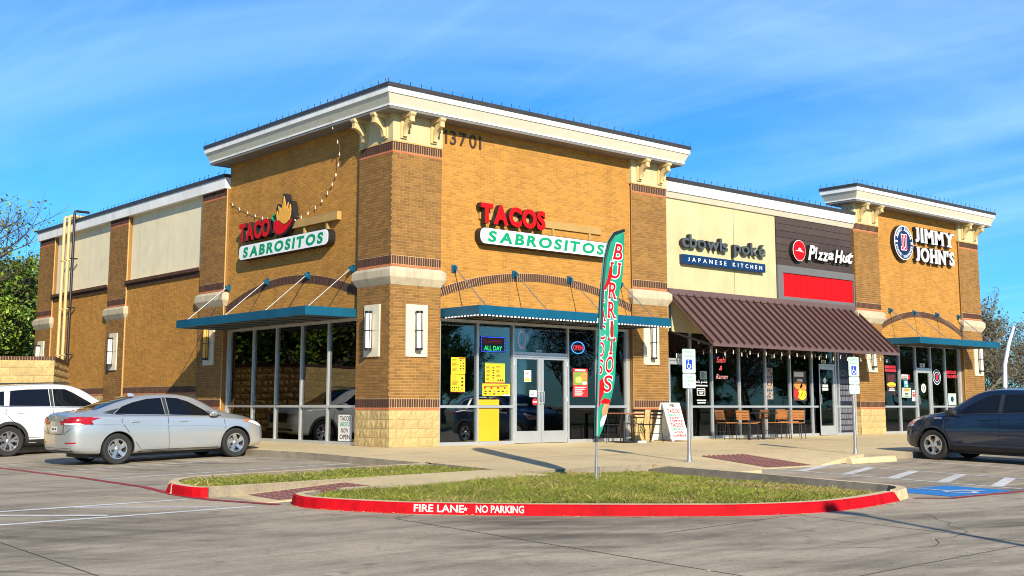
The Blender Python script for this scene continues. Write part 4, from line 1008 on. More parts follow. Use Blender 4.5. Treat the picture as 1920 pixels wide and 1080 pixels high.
poster('menu_poster', 'wide yellow photo menu strip above the yellow board', 2.84, 3.71, 1.15, 1.44, M_yel, food(.03, .97, .06, .5, 6, 2)+textlines(M_ink, .05, .95, .6, .95, 3)+[(M_pwhite, .72, 1, .0, .12)]+[(M_pred, .04+k*.24, .12+k*.24, .55, .78, 'o') for k in range(4)])
T = thing('board', 'plain yellow board filling the lower glass beside the double doors', 'board', (3.05, -GD, .08))
M_yb = mat('yellow_board', (.72, .38, .010), .6, var=.08)
for za, zb in ((.08, .858), (.928, 1.06)):
    q = MB(); q.box(2.695, 3.36, GD, GD+.003, za, zb, 0, FRONT); sub(q, T).build('panel', M_yb, T)
poster('poster', 'red and green taco photo poster on the pane beside the doors', 5.83, 6.36, 1.14, 1.86, M_pred, [(M_pgreen, .04, .96, .42, .88), (M_porange, .5, .95, .6, .86, 'o'), (mat('food_lime', (.45, .55, .12), .6, var=.4, scale=40), .15, .62, .48, .72, 'o'), (M_pwhite, .62, .95, .43, .55, 'o')]+[(M_pwhite, .16, .84, .91, .97)]+textlines(M_pwhite, .12, .9, .04, .38, 5))
poster('door_notice', 'small white notice with a yellow corner on the left door glass', 4.17, 4.40, 1.50, 1.78, M_pwhite, textlines(M_ink, .2, .8, .35, .9, 5)+[(M_yel, .1, .9, .06, .28)], 'notice')
poster('door_notice', 'blue and white decal on the left door glass above red disc', 4.35, 4.585, 1.13, 1.29, M_pwhite, textlines(M_navy, .1, .9, .1, .9, 4), 'notice')
T = thing('door_decal', 'round red decal low on the left door beside the handles', 'decal', FRONT.p(4.52, GD, 1.01)); q = MB(); q.prism(disc(4.52, 1.01, .085, 20), GD, GD+.003, FRONT); sub(q, T).build('disc', M_pred, T); q = MB(); q.box(4.46, 4.58, GD+.0032, GD+.004, .995, 1.03, 0, FRONT); sub(q, T).build('print', M_pwhite, T)
def unit_no(s, u0, u1, z0, z1, label):
    T = thing('unit_number', label, 'number', FRONT.p(u0, GD, z0)); rel(word(FRONT, s, u0, u1, z0, z1, GD+.002, GD+.005, [M_letw], T, bold=.03, gap=.12, name='digit'), T)
unit_no('100', 4.58, 4.75, 2.235, 2.295, 'white unit number 100 on the glass above the double doors'); unit_no('105', 9.81, 10.06, 2.24, 2.36, 'white unit number 105 above the door under the awning end')
unit_no('101', 16.69, 16.95, 2.24, 2.36, 'white unit number 101 above the door under the brown awning'); unit_no('120', 22.56, 22.88, 2.24, 2.39, 'white unit number 120 above the door of the end shop')
def emis(name, col, s): return mat(name, (.02, .02, .02), .4, emit=col, estr=s, var=0)
E_red, E_blue, E_green, E_dim, E_wh = emis('neon_red', (1, .03, .05), 1.0), emis('led_blue', (.04, .10, 1), 1.6), emis('led_green', (.02, 1, .25), 1.1), emis('neon_dim', (.35, .01, .02), .35), emis('led_white', (.6, .75, 1), 1.3)
T = thing('led_sign', 'blue bordered LED sign with green and red words in the window', 'sign', FRONT.p(3.16, GD, 2.18))
q = MB(); q.box(2.77, 3.55, GD-.001, GD+.012, 2.19, 2.57, 0, FRONT); sub(q, T).build('casing', M_black, T)
q = MB()
for k in range(22):
    for z in (2.203, 2.545): q.box(2.785+k*.0345, 2.805+k*.0345, GD+.0125, GD+.018, z, z+.014, 0, FRONT)
for k in range(9):
    for u in (2.785, 3.515): q.box(u, u+.018, GD+.0125, GD+.018, 2.235+k*.034, 2.25+k*.034, 0, FRONT)
sub(q, T).build('led_border', E_blue, T, kind='stuff')
q = MB(); text_into(q, 'ALL DAY', FRONT, 2.88, 3.44, 2.235, 2.345, GD+.014, GD+.014, bold=.0); sub(q, T).build('lit_words', E_green, T, recalc=False)
q = MB(); rgl = random.Random(3)
for k in range(9):
    for j in range(3): q.box(2.86+k*.067, 2.86+k*.067+rgl.uniform(.02, .05), GD+.0125, GD+.016, 2.41+j*.034, 2.43+j*.034, 0, FRONT)
sub(q, T).build('lit_dots', E_dim, T, kind='stuff')
T = thing('neon_sign', 'large dim red outline OPEN sign in the transom over the doors', 'sign', FRONT.p(4.7, -.28, 2.3))
for s, u, mm in (('O', 4.06, E_red), ('P', 4.38, E_red), ('E', 4.72, E_dim), ('N', 5.02, E_dim)):
    for off in (.0, .028):
        q = MB(); V, FF, NN = glyph(s, 0, -.0); text_into(q, s, FRONT, u+off, u+.26-off, 2.31+off, 2.76-off, -.30+off*.2, -.30+off*.2, bold=-.018 if off == 0 else -.03)
        sub(q, T).build('neon_letter', mm if off == 0 else M_intdark, T, recalc=False)
T = thing('neon_sign', 'round blue ring neon OPEN sign over the taco poster', 'sign', FRONT.p(6.0, GD, 2.24))
q = MB(); q.tube([FRONT.p(6.0+.225*math.cos(2*math.pi*k/28), GD+.02, 2.395+.15*math.sin(2*math.pi*k/28)) for k in range(29)], .011, 6, cap=False); sub(q, T).build('neon_ring', emis('neon_cyan', (.05, .35, 1), 1.4), T)
q = MB(); text_into(q, 'OPEN', FRONT, 5.83, 6.17, 2.335, 2.455, GD+.02, GD+.02, bold=.01); sub(q, T).build('neon_letters', E_red, T, recalc=False)
q = MB(); q.box(5.8, 6.2, GD-.0005, GD+.008, 2.31, 2.48, 0, FRONT); sub(q, T).build('backing', M_black, T)
# patio restaurant glass
T = thing('neon_sign', 'pink red script neon of three lines in the patio window', 'sign', FRONT.p(11.75, GD, 1.67))
for s, a, b, z0, z1 in (('Sushi', 11.55, 11.97, 2.15, 2.31), ('&', 11.66, 11.80, 1.93, 2.06), ('Ramen', 11.51, 12.03, 1.68, 1.82)):
    q = MB(); text_into(q, s, FRONT, a, b, z0, z1, GD+.006, GD+.006, bold=-.004, shear=.35); sub(q, T).build('neon_letters', emis('neon_pink', (1, .12, .12), 1.1) if s != 'Ramen' else emis('neon_pale', (1, .42, .36), 1.0), T, recalc=False)
poster('window_notice', 'pale green paper notice on the glass left of the red script neon', 10.81, 11.11, 1.66, 1.89, mat('paper_green', (.45, .58, .48), .6), textlines(M_ink, .15, .85, .15, .9, 6), 'notice')
T = thing('window_lettering', 'white vinyl shop name and hours lettering on the glass', 'lettering', FRONT.p(10.8, GD, 1.1))
q = MB(); text_into(q, 'cbowls poké', FRONT, 10.42, 11.12, 1.53, 1.645, GD+.003, GD+.003, bold=.02); q.box(10.44, 11.13, GD, GD+.002, 1.465, 1.50, 0, FRONT)
for z in (1.205, 1.385): q.box(10.67, 11.02, GD, GD+.002, z, z+.018, 0, FRONT)
for u in (10.67, 11.0): q.box(u, u+.02, GD, GD+.002, 1.223, 1.385, 0, FRONT)
for k, (a, b) in enumerate(((10.72, 10.97), (10.75, 10.95), (10.78, 10.92))): q.box(a, b, GD, GD+.002, 1.335-k*.045, 1.355-k*.045, 0, FRONT)
q.box(10.66, 11.05, GD, GD+.002, 1.05, 1.085, 0, FRONT); q.box(10.68, 11.03, GD, GD+.002, .985, 1.01, 0, FRONT); sub(q, T).build('vinyl', M_letw, T, recalc=False)
poster('pizza_poster', 'tall pizza photo poster hung in the pane by the door', 15.19, 15.87, 1.08, 1.99, mat('pizza_dark', (.10, .05, .035), .6), [(M_pwhite, .08, .8, .80, .95), (M_pred, .02, .55, .05, .42, 'o'), (M_yel, .3, .98, .02, .40, 'o'), (M_porange, .05, .7, .38, .66, 'o'), (M_porange, .5, .95, .3, .58, 'o'), (M_pwhite, .3, .7, .62, .72), (M_pred, .12, .42, .14, .32, 'o')]+[(M_ink, .45+.1*i, .52+.1*i, .1+.06*(i % 3), .16+.06*(i % 3), 'o') for i in range(5)])
T = thing('door_decal', 'white egg shaped decal with text lines on the unit 101 door', 'decal', FRONT.p(16.86, GD, 1.4))
q = MB(); q.prism(disc(16.86, 1.71, .095, 20, .85), GD, GD+.003, FRONT); 
for k in range(4): q.box(16.70, 17.02, GD, GD+.003, 1.40+k*.05, 1.43+k*.05, 0, FRONT)
sub(q, T).build('vinyl', M_letw, T)
T = thing('slogan_panel', 'black slogan panel of grey block letters filling the last narrow pane', 'panel', FRONT.p(18.0, GD, .08))
q = MB(); q.box(17.60, 18.40, GD, GD+.003, .93, 2.97, 0, FRONT); sub(q, T).build('film', mat('dark_film', (.012, .016, .03), .4), T)
q = MB(); q.box(17.60, 18.40, GD, GD+.003, .08, .86, 0, FRONT); sub(q, T).build('film', MATS['dark_film'], T)
q = MB(); text_into(q, 'PIZZA, RE', FRONT, 17.63, 18.37, 1.83, 2.05, GD+.0036, GD+.0036, bold=.01)
z = 1.80
for row in range(9):
    u = 17.64; z -= .185
    if .84 < z+.15 and z < .95: continue
    while u < 18.34:
        w = rg.uniform(.045, .12); w = min(w, 18.37-u); q.box(u, u+w*.72, GD+.0031, GD+.0036, z+.01, z+.15, 0, FRONT); u += w
sub(q, T).build('block_print', mat('print_grey', (.16, .16, .19), .5), T, recalc=False, kind='stuff')
poster('patterned_film', 'black and white patterned film strip on the patio glass', 13.84, 14.17, 1.11, 2.05, mat('film_bw', (.22, .22, .22), .5, var=.9, scale=22), food(.05, .95, .03, .97, 3, 9), 'film')
# end shop glass
T = thing('neon_sign', 'two rows of red lit letters in the first pane of end shop', 'sign', FRONT.p(20.66, GD, 2.05))
q = MB(); q.box(20.31, 21.01, GD, GD+.006, 2.04, 2.28, 0, FRONT); sub(q, T).build('casing', M_black, T); q = MB()
for z in (2.06, 2.175):
    u = 20.34
    while u < 20.95: w = rg.uniform(.05, .085); q.box(u, u+w*.75, GD+.0062, GD+.009, z, z+.085, 0, FRONT); u += w
sub(q, T).build('lit_letters', emis('led_red', (1, .02, .03), .8), T)
T = thing('neon_sign', 'red lit two word sign in the last pane of end shop', 'sign', FRONT.p(24.7, GD, 1.9))
q = MB(); text_into(q, 'SERIOUS', FRONT, 24.30, 24.98, 2.06, 2.17, GD+.003, GD+.003, bold=.015); text_into(q, 'DELIVERY', FRONT, 24.34, 25.08, 1.91, 2.02, GD+.003, GD+.003, bold=.015); sub(q, T).build('lit_letters', E_red, T, recalc=False)
poster('poster', 'black poster with red word HOT and a yellow sandwich', 20.40, 20.98, 1.27, 2.0, mat('poster_black', (.02, .012, .012), .5), [(emis('poster_hot_glow', (1, .03, .05), .25), .2, .85, .62, .92, 'HOT'), (M_yel, .05, .98, .38, .60, 'o'), (M_porange, .2, .9, .36, .48, 'o'), (M_pwhite, .2, .85, .20, .24), (M_pwhite, .25, .8, .27, .31)])  # the red word is print given a faint glow, not a lamp
poster('poster', 'mint green lunch poster beside the end shop door', 21.35, 21.90, 1.2, 1.53, mat('poster_mint', (.42, .62, .46), .5), [(M_porange, .1, .9, .62, .95, 'o'), (M_ink, .3, .7, .1, .18), (M_ink, .3, .7, .3, .45)])
poster('poster', 'small blue poster above the mint green lunch poster', 21.48, 21.74, 1.55, 1.78, mat('poster_blue', (.05, .30, .55), .5), [(M_pwhite, .2, .8, .55, .85), (M_yel, .5, .95, .05, .4, 'o')])
poster('poster', 'white strip poster with red end on the pane left of end shop door', 21.35, 21.86, 1.82, 1.98, M_pwhite, [(M_pred, .78, 1, 0, 1), (M_ink, .05, .7, .45, .6), (M_ink, .05, .7, .1, .35)])
poster('poster', 'mint green poster with round dark logo low in the last pane', 24.37, 24.91, .95, 1.36, MATS['poster_mint'], [(M_navy, .3, .7, .25, .75, 'o'), (M_pred, .43, .57, .36, .64)])
for u, z, r, lab in ((23.65, 1.93, .27, 'round navy and white logo decal on the pane right of end shop door'), (22.74, 1.53, .155, 'small round white logo decal on the end shop door glass')):
    T = thing('logo_decal', lab, 'decal', FRONT.p(u, GD, z-r))
    for nm, rr, mm, d0 in (('rim', r, M_letw, 0), ('ring', r*.92, M_navy if r > .2 else M_letw, .0012), ('band', r*.66, M_letw, .0024), ('field', r*.6, M_intdark, .0036)):
        q = MB(); q.prism(disc(u, z, rr, 24), GD+d0, GD+d0+.001, FRONT); sub(q, T).build(nm, mm, T)
    q = MB(); q.box(u-r*.22, u-r*.04, GD+.0048, GD+.006, z-r*.4, z+r*.4, 0, FRONT); q.box(u+r*.06, u+r*.24, GD+.0048, GD+.006, z-r*.4, z+r*.4, 0, FRONT); sub(q, T).build('monogram', M_mag if r > .2 else M_letw, T)
poster('poster', 'small white and red card low beside end shop door handle', 21.97, 22.16, 1.08, 1.45, M_pwhite, [(M_pred, .1, .9, .4, .7), (M_pred, .1, .9, .75, .85)])
poster('poster', 'white card leaning inside the side window reading now open', .0, .01, .0, .01, M_pwhite, []) if False else None
T = thing('yard_sign', 'white and green printed board standing inside the side window', 'sign', SIDE.p(-2.05, GD, .09))
q = MB(); q.box(-2.35, -1.78, GD+.001, GD+.006, .09, .70, 0, SIDE); sub(q, T).build('panel', M_pwhite, T)
for s, za, zb, mm in (('TACOS', .56, .67, M_ink), ('SABROSITOS', .43, .53, M_letg), ('NOW', .28, .39, M_ink), ('OPEN', .13, .24, M_ink)):
    q = MB(); text_into(q, s, SIDE, -2.28 if s != 'NOW' else -2.22, -1.84 if s != 'NOW' else -1.92, za, zb, GD+.0065, GD+.0065, bold=.02); sub(q, T).build('print', mm, T, recalc=False)
T = thing('neon_sign', 'large dim red OPEN letters inside the side window', 'sign', SIDE.p(-2.2, -.5, 2.2))
for s, u in (('O', -3.25), ('P', -2.75), ('E', -2.2), ('N', -1.7)):
    q = MB(); text_into(q, s, SIDE, u, u+.36, 2.15, 2.72, -.55, -.55, bold=-.02); sub(q, T).build('neon_letter', E_red if s == 'O' else E_dim, T, recalc=False)
    q = MB(); text_into(q, s, SIDE, u+.03, u+.33, 2.18, 2.69, -.545, -.545, bold=-.028); sub(q, T).build('neon_core', M_intdark, T, recalc=False)
# dining furniture glimpsed inside
rg2 = random.Random(4)
for (x, y, lab) in ((2.0, 3.2, 'dark dining table inside by the side windows'), (6.2, 2.2, 'dark round dining table inside the tower behind the taco poster'), (21.0, 1.6, 'dark dining table inside the end shop')):
    T = thing('dining_table', lab, 'table', (x, y, .008)); q = MB(); q.cyl((0, 0, .70), .45, .04, 24); q.build('table_top', M_intdark, T, smooth=True); q = MB(); q.cyl((0, 0, 0), .05, .70, 10); q.build('pedestal', M_black, T); q = MB(); q.cyl((0, 0, 0), .28, .03, 16); q.build('base', M_black, T)
T = thing('bench', 'olive yellow bench seat behind the patio glass', 'bench', (12.2, 1.2, .008)); boxpart('seat', mat('bench_olive', (.34, .26, .02), .7, var=.15), T, -1.3, 1.3, -.25, .25, .40, .48); boxpart('back', MATS['bench_olive'], T, -1.3, 1.3, .2, .26, .48, .85); boxpart('plinth', M_intdark, T, -1.3, 1.3, -.22, .2, 0, .40)
T = thing('menu_screen', 'blue lit menu screen on the back wall behind patio glass', 'screen', (12.0, 6.42, 1.5)); boxpart('casing', M_black, T, -.9, .9, 0, .05, 0, .9); boxpart('display', emis('screen_blue', (.05, .16, .30), .8), T, -.86, .86, -.006, -.001, .04, .86)
T = thing('counter', 'red brick service counter inside the corner restaurant', 'counter', (5.5, 5.2, .008))
q = MB(); q.box(-2.6, 2.6, -.3, .3, 0, 1.0); q.build('front', mat('counter_brick', (.14, .05, .035), .8, var=.3), T); q = MB(); q.box(-2.65, 2.65, -.36, .36, 1.0, 1.06); q.build('counter_top', M_intdark, T)
# ------------------------------------------------------------------ furniture and street things
def gpos(x, y, dz=0): return (x, y, gz(x, y)+dz)
M_wood = mat('slat_wood', (.46, .185, .055), .55, var=.25, scale=14, island=.12)
def chair_proto(wood):
    T = thing('chair', 'x', 'chair'); f = M_black; W, D = .21, .21
    for sx in (-1, 1):
        q = MB(); q.tube([(sx*W, D+.02, 0), (sx*W*.96, D, .45)], .011, 6); q.build('leg', f, T)
        q = MB(); q.tube([(sx*W, -D-.06, 0), (sx*W*.96, -D, .45), (sx*W*.96, -D-.075, .83)], .011, 6); q.build('leg', f, T)
    if wood:
        q = MB()
        for k in range(4): boxpart('seat_slat', M_wood, T, -.2, .2, -.21+k*.107, -.21+k*.107+.095, .45, .47)
        for k in range(4): 
            z = .55+k*.068; y = -D-.02-(z-.45)*.19; boxpart('back_slat', M_wood, T, -.195, .195, y-.008, y+.008, z, z+.058)
    else:
        boxpart('seat', f, T, -.21, .21, -.21, .22, .445, .465, bevel=.006)
        for z0, h in ((.60, .03), (.68, .045), (.765, .065)):
            y = -D-.01-(z0-.45)*.19; boxpart('back_slat', f, T, -.205, .205, y-.007, y+.007, z0, z0+h)
    q = MB(); q.tube([(-W*.97, -D-.01, .22), (W*.97, -D-.01, .22)], .008, 5); q.tube([(-W*.97, D, .22), (W*.97, D, .22)], .008, 5)
    o = MB(); o.tube([(-W*.97, -D-.01, .22), (W*.97, -D-.01, .22)], .008, 5); o.build('stretcher', f, T)
    return T
def put(proto, first, x, y, rz, label, group, used=set()):
    T = proto if id(proto) not in used else copy_tree(proto); used.add(id(proto))
    T.location = gpos(x, y, .004); T.rotation_euler = (0, 0, rz); tag(T, label, 'chair', group); return T
cb_ = chair_proto(False); cw_ = chair_proto(True)
G_ = 'black metal chairs outside the corner tower'
for (x, y, a, lab) in ((6.38, -.50, R(-90), 'black metal cafe chair nearest the taco poster pane'), (7.62, -.78, R(90), 'black metal cafe chair beside the folding sandwich board'), (7.48, -.30, R(96), 'black metal cafe chair against the tower pillar base')):
    put(cb_, 0, x, y, a, lab, G_)
T = thing('cafe_table', 'small square reddish wood table between black metal chairs', 'table', gpos(6.98, -.48, .004))
boxpart('table_top', mat('table_wood', (.33, .12, .065), .5, var=.2), T, -.36, .36, -.36, .36, .715, .745, bevel=.006)
q = MB(); q.cyl((0, 0, .02), .04, .69, 10); q.build('pedestal', M_black, T, smooth=True); boxpart('base', M_black, T, -.27, .27, -.27, .27, 0, .025, bevel=.005)
G_ = 'wood slat chairs under the brown awning'
for (x, y, a, lab) in ((11.05, -.55, R(-104), 'wood slat patio chair farthest left of the black table'), (11.42, -.95, R(-80), 'wood slat patio chair drawn up to the left of black table'), (12.58, -.42, R(80), 'wood slat patio chair seen edge on behind the black table'), (12.95, -.85, R(100), 'wood slat patio chair on the door side of black table'), (13.38, -1.15, R(112), 'wood slat patio chair farthest right, nearest the pizza poster'), (14.15, -.35, R(180), 'wood slat patio chair with its back to the pizza poster pane')):
    put(cw_, 0, x, y, a, lab, G_)
for k, (x, lab) in enumerate(((11.78, 'black square patio table between the wood slat chairs'), (12.42, 'second black patio table pushed against the first'))):
    T = thing('patio_table', lab, 'table', gpos(x, -.72, .004), 0, 'black patio tables')
    boxpart('table_top', M_black, T, -.31, .31, -.32, .32, .72, .745, bevel=.006); q = MB(); q.cyl((0, 0, .02), .04, .70, 10); q.build('pedestal', M_black, T)
    for a in (0, 90): 
        q = MB(); q.boxm(Matrix.Translation((0, 0, .015)) @ Matrix.Rotation(R(a+45), 4, 'Z'), .33, .03, .012); q.build('foot', M_black, T)
T = thing('litter_cup', 'crumpled white napkins lying under the cafe table', 'litter', gpos(7.2, -.9, .004)); 
q = MB(); rg = random.Random(2)
for k in range(3): 
    c = Vector((k*.09-.09, rg.uniform(-.02, .02), .03)); q.loft([[tuple(c+Vector((math.cos(i)*r*rg.uniform(.7, 1.2), math.sin(i)*r*rg.uniform(.7, 1.2), z))) for i in (0, 1.05, 2.1, 3.14, 4.2, 5.25)] for z, r in ((-.028, .04), (0, .06), (.025, .03))])
q.build('paper', M_letw, T, kind='stuff')

# folding sandwich board
T = thing('sandwich_board', 'white folding sandwich board with red and green lettering', 'sign', gpos(8.78, -.45, .004))
def panel_fr(y0, y1):       # leaning frame facing outwards
    n = Vector((0, -1 if y0 < 0 else 1, 0)); return n
BW, BH_, BD = .335, 1.0, .36
for s in (-1, 1):
    top = Vector((0, s*.03, BH_)); bot = Vector((0, s*BD, 0)); up = (top-bot).normalized(); ux = Vector((1, 0, 0)) if s < 0 else Vector((-1, 0, 0)); nn = ux.cross(up)
    class LF:
        @staticmethod
        def p(u, d, z, bot=bot, up=up, ux=ux, nn=nn): return bot+ux*u+up*z+nn*d
    q = MB(); L_ = (top-bot).length
    def slab(a, b, c, e, d0, d1, mi=0):
        P = [LF.p(u, d, z) for z in (c, e) for d in (d0, d1) for u in (a, b)]; q.add(P, [(0, 1, 3, 2), (4, 6, 7, 5), (0, 4, 5, 1), (2, 3, 7, 6), (0, 2, 6, 4), (1, 5, 7, 3)], mi)
    slab(-BW, BW, .03, L_-.12, -.012, .012); slab(-BW, -.10, L_-.12, L_, -.012, .012); slab(.10, BW, L_-.12, L_, -.012, .012); slab(-.1, .1, L_-.035, L_, -.012, .012)
    slab(-BW, -BW+.07, 0, .03, -.012, .012); slab(BW-.07, BW, 0, .03, -.012, .012)
    q.build('board_panel', mat('board_plastic', (.76, .76, .72), .55, var=.04), T)
    for k in range(5):
        z = .12+k*.17
        q = MB(); slab(-BW+.03, BW-.03, z, z+.03, -.028, -.0125); q.build('rib', MATS['board_plastic'], T)
    if s < 0:
        for s_, z, h, mm, w in (('TACOS', .77, .105, M_letr, .25), ('SABROSITOS', .685, .065, M_letg, .25), ('NOW', .60, .068, M_letr, .2), ('OPEN', .515, .068, M_letr, .25), ('TACOS', .385, .105, M_letr, .25), ('SABROSITOS', .30, .065, M_letg, .25), ('NOW', .205, .068, M_letr, .2), ('OPEN', .115, .068, M_letr, .26)):
            q = MB(); text_into(q, s_, None, -w, w, z, z+h, .0135, .0135, bold=.035, fn=LF.p); q.build('print', mm, T, recalc=False)

# accessible parking signs
M_sgreen = mat('sign_print_green', (.03, .20, .12), .5); M_sbase = mat('sign_sheet', (.56, .68, .62), .45, var=.03); M_sblue = mat('sign_blue', (.01, .05, .42), .4)
def parking_sign(x, y, n, label):
    T = thing('parking_sign', label, 'sign', gpos(x, y), R(-14), 'reserved parking signs on steel posts')
    q = MB(); q.tube([(0, 0, 0), (0, 0, 2.12)], .035, 12); q.build('post', M_steel, T, smooth=True)
    q = MB(); q.lathe([(.0, .0), (.11, .0), (.11, .012), (.05, .02), (.045, .14), (.0, .14)], Matrix.Identity(4), 14); q.build('base_plate', M_steel, T, smooth=True)
    for a in (45, 135, 225, 315):
        q = MB(); q.cyl((.085*math.cos(R(a)), .085*math.sin(R(a)), .012), .012, .025, 6); q.build('anchor_bolt', M_steel, T)
    fr = Fr((0, -.045, 0), (1, 0, 0), (0, -1, 0))
    z = 2.18; hs = (.47, .28) if n == 2 else (.44, .17, .20)
    for i, h in enumerate(hs):
        q = MB(); q.prism(roundrect(-.155, .155, z-h, z, .025, 4), 0, .004, fr); sp_ = q.build('sign_plate', M_sbase, T)
        b = MB()
        for (a, c, e, g) in ((-.143, .143, z-.014, z-.010), (-.143, .143, z-h+.010, z-h+.014), (-.147, -.143, z-h+.012, z-.012), (.143, .147, z-h+.012, z-.012)): b.box(a, c, .0042, .0048, e, g, 0, fr)
        if i == 0:
            text_into(b, 'RESERVED', fr, -.125, .125, z-.085, z-.03, .0045, .0045, bold=.01); text_into(b, 'PARKING', fr, -.115, .115, z-.165, z-.115, .0045, .0045, bold=.01)
        elif i == 1 and n == 2: 
            text_into(b, 'VAN', fr, -.07, .07, z-.09, z-.045, .0045, .0045, bold=.01); text_into(b, 'ACCESSIBLE', fr, -.125, .125, z-.16, z-.115, .0045, .0045, bold=.01); text_into(b, 'ONLY', fr, -.06, .06, z-.24, z-.19, .0045, .0045, bold=.01)
        else:
            text_into(b, 'VAN', fr, -.05, .05, z-.06, z-.03, .0045, .0045, bold=.01); text_into(b, 'ACCESSIBLE', fr, -.12, .12, z-.12, z-.085, .0045, .0045, bold=.01)
        b.build('print', M_sgreen, sp_, recalc=False)
        if i == 0:
            k = MB(); k.box(-.075, .075, .0042, .0052, z-.40, z-.205, 0, fr); k.build('blue_square', M_sblue, sp_)
            w = MB(); w.tube([fr.p(-.005+.04*math.cos(R(a)), .0062, z-.335+.045*math.sin(R(a))) for a in range(110, 400, 18)], .008, 5); w.tube([fr.p(-.02, .0062, z-.25), fr.p(-.015, .0062, z-.305), fr.p(.025, .0062, z-.31), fr.p(.045, .0062, z-.36)], .009, 5); w.tube([fr.p(-.02, .006, z-.235), fr.p(-.02, .0075, z-.22)], .014, 6)
            w.build('wheelchair_figure', M_letw, sp_, recalc=False)
        z -= h+.012
parking_sign(2.62, -6.38, 2, 'reserved parking sign of two plates on steel post by the lawn')
parking_sign(8.43, -6.30, 3, 'reserved parking sign of three plates on steel post by wheel stop')
# wheel stop
T = thing('wheel_stop', 'weathered precast concrete wheel stop lying in front of the ramp flare', 'wheel stop', gpos(7.95, -7.02, LOT), R(2))
q = MB(); q.loft([[(x, -.085, 0), (x, -.06, .11), (x, -.02, .13), (x, .02, .13), (x, .06, .11), (x, .085, 0)] for x in (-.93, -.86, -.3, .3, .86, .93)]); q.build('block', M_kerb, T, bevel=.008)
for x in (-.6, .6): q = MB(); q.cyl((x, 0, .125), .02, .012, 8); q.build('anchor_pin', M_steel, T)
# debris on the lawn
T = thing('branch_litter', 'broken twigs and pale stones lying on the island lawn', 'debris', (-.1, -9.6, lawnz(-.1, -9.6)))
q = MB(); rg = random.Random(6)
for k in range(14):
    a = rg.uniform(0, 6.28); l = rg.uniform(.05, .22); x, y = rg.gauss(0, .22), rg.gauss(0, .12); q.tube([(x, y, .02), (x+math.cos(a)*l, y+math.sin(a)*l*.4, .05)], .012, 5)
q.build('twigs', mat('twig', (.20, .13, .08), .9, var=.3), T, kind='stuff')
q = MB()
for k in range(6):
    x, y = rg.gauss(-.5, .25), rg.gauss(.2, .1); q.loft([[(x+r*math.cos(i), y+r*math.sin(i)*.7, z) for i in (0, 1.26, 2.5, 3.77, 5)] for z, r in ((-.01, .05), (.02, .06), (.045, .03))])
q.build('stones', M_kerb, T, kind='stuff')
# leaf litter along the kerb
q = MB()
for k in range(420):
    if k % 3: 
        i = rg.randrange(len(KP)-1); p = KP[i].lerp(KP[i+1], rg.random()); x, y = p.x+rg.gauss(0, .05)-.02, p.y-abs(rg.gauss(0, .10))-.04; z = gz(x, y)+LOT+.006
    else: x, y = rg.uniform(-12, 3), rg.uniform(-18, -12.6); z = gz(x, y)+LOT+.006
    a = rg.uniform(0, 6.28); r = rg.uniform(.008, .022); q.add([(x+r*math.cos(a), y+r*math.sin(a), z+rg.uniform(0, .012)), (x-r*math.sin(a)*.5, y+r*math.cos(a)*.5, z), (x-r*math.cos(a), y-r*math.sin(a), z+rg.uniform(0, .01)), (x+r*math.sin(a)*.5, y-r*math.cos(a)*.5, z)], [(0, 1, 2, 3)])
tag(q.build('leaf_litter', M_dry, None, recalc=False), 'dry leaf crumbs scattered along the red kerb and lane', 'litter', kind='stuff')

# feather flag
FB = Vector(gpos(-1.73, -8.18, .0)); FB.z = lawnz(FB.x, FB.y)
T = thing('feather_flag', 'tall green feather flag with red lettering planted in the lawn', 'flag', FB)
tdir = Vector((.987, .157, 0)).normalized(); ndir = Vector((tdir.y, -tdir.x, 0))      # along the cloth, and out of it towards the camera
FS = .0094/.64                                        # metres along the cloth per photo pixel across
def LV(h): # lean of the pole across, by height
    pts = [(0, 0), (.66, .03), (2.0, .115), (3.15, .20), (3.55, .27), (3.85, .39), (4.02, .56), (4.10, .83)]
    for (a, b), (c, d) in zip(pts, pts[1:]):
        if h <= c: return b+(d-b)*(h-a)/(c-a)
    return pts[-1][1]
def RV(h):
    pts = [(.68, .10), (.82, .22), (1.05, .36), (1.32, .44), (1.78, .53), (2.33, .63), (2.88, .71), (3.38, .78), (3.80, .84), (4.10, .845)]
    for (a, b), (c, d) in zip(pts, pts[1:]):
        if h <= c: return b+(d-b)*(h-a)/(c-a)
    return pts[-1][1]
def cloth(s, h, lift=0.):      # s 0..1 across, h height
    a, b = LV(h), RV(h); x = a+(b-a)*s
    w = .022*math.sin(3.2*h+2.2*s)*min(1, 1.6*s) + .012*math.sin(7*h-3*s)*s - .10*math.exp(-((s-.12)/.14)**2)*0
    fold = .10*max(0, (.45-s)/.45)**1.6*min(1, max(0, (3.6-h)/.8))
    return tdir*x + ndir*(w-fold*.5) + ndir*lift + Vector((0, 0, h))
hs = [.68+(4.06-.68)*i/60 for i in range(61)]; ns = 12; q = MB()
for side in (0, 1):
    b0 = len(q.v)
    for h in hs:
        for j in range(ns+1): q.v.append(tuple(cloth(j/ns, h, -.0015 if side else .0015)))
    for i in range(60):
        for j in range(ns):
            f = (b0+i*(ns+1)+j, b0+i*(ns+1)+j+1, b0+(i+1)*(ns+1)+j+1, b0+(i+1)*(ns+1)+j); q.f.append(f if not side else f[::-1]); q.mi.append(0)
M_flag = mat('flag_green', (.010, .30, .175), .6, var=.10, scale=5)
q.build('flag_cloth', M_flag, T, smooth=True, recalc=False)
pp = [tdir*(LV(h)-.015)+ndir*.006+Vector((0, 0, h)) for h in [0, .3, .68, 1.2, 1.8, 2.4, 3.0, 3.3, 3.55, 3.7, 3.85, 3.95, 4.02, 4.07, 4.10]]
q = MB(); q.tube(pp[:4], .017, 8); q.build('pole', M_steel, T, smooth=True)
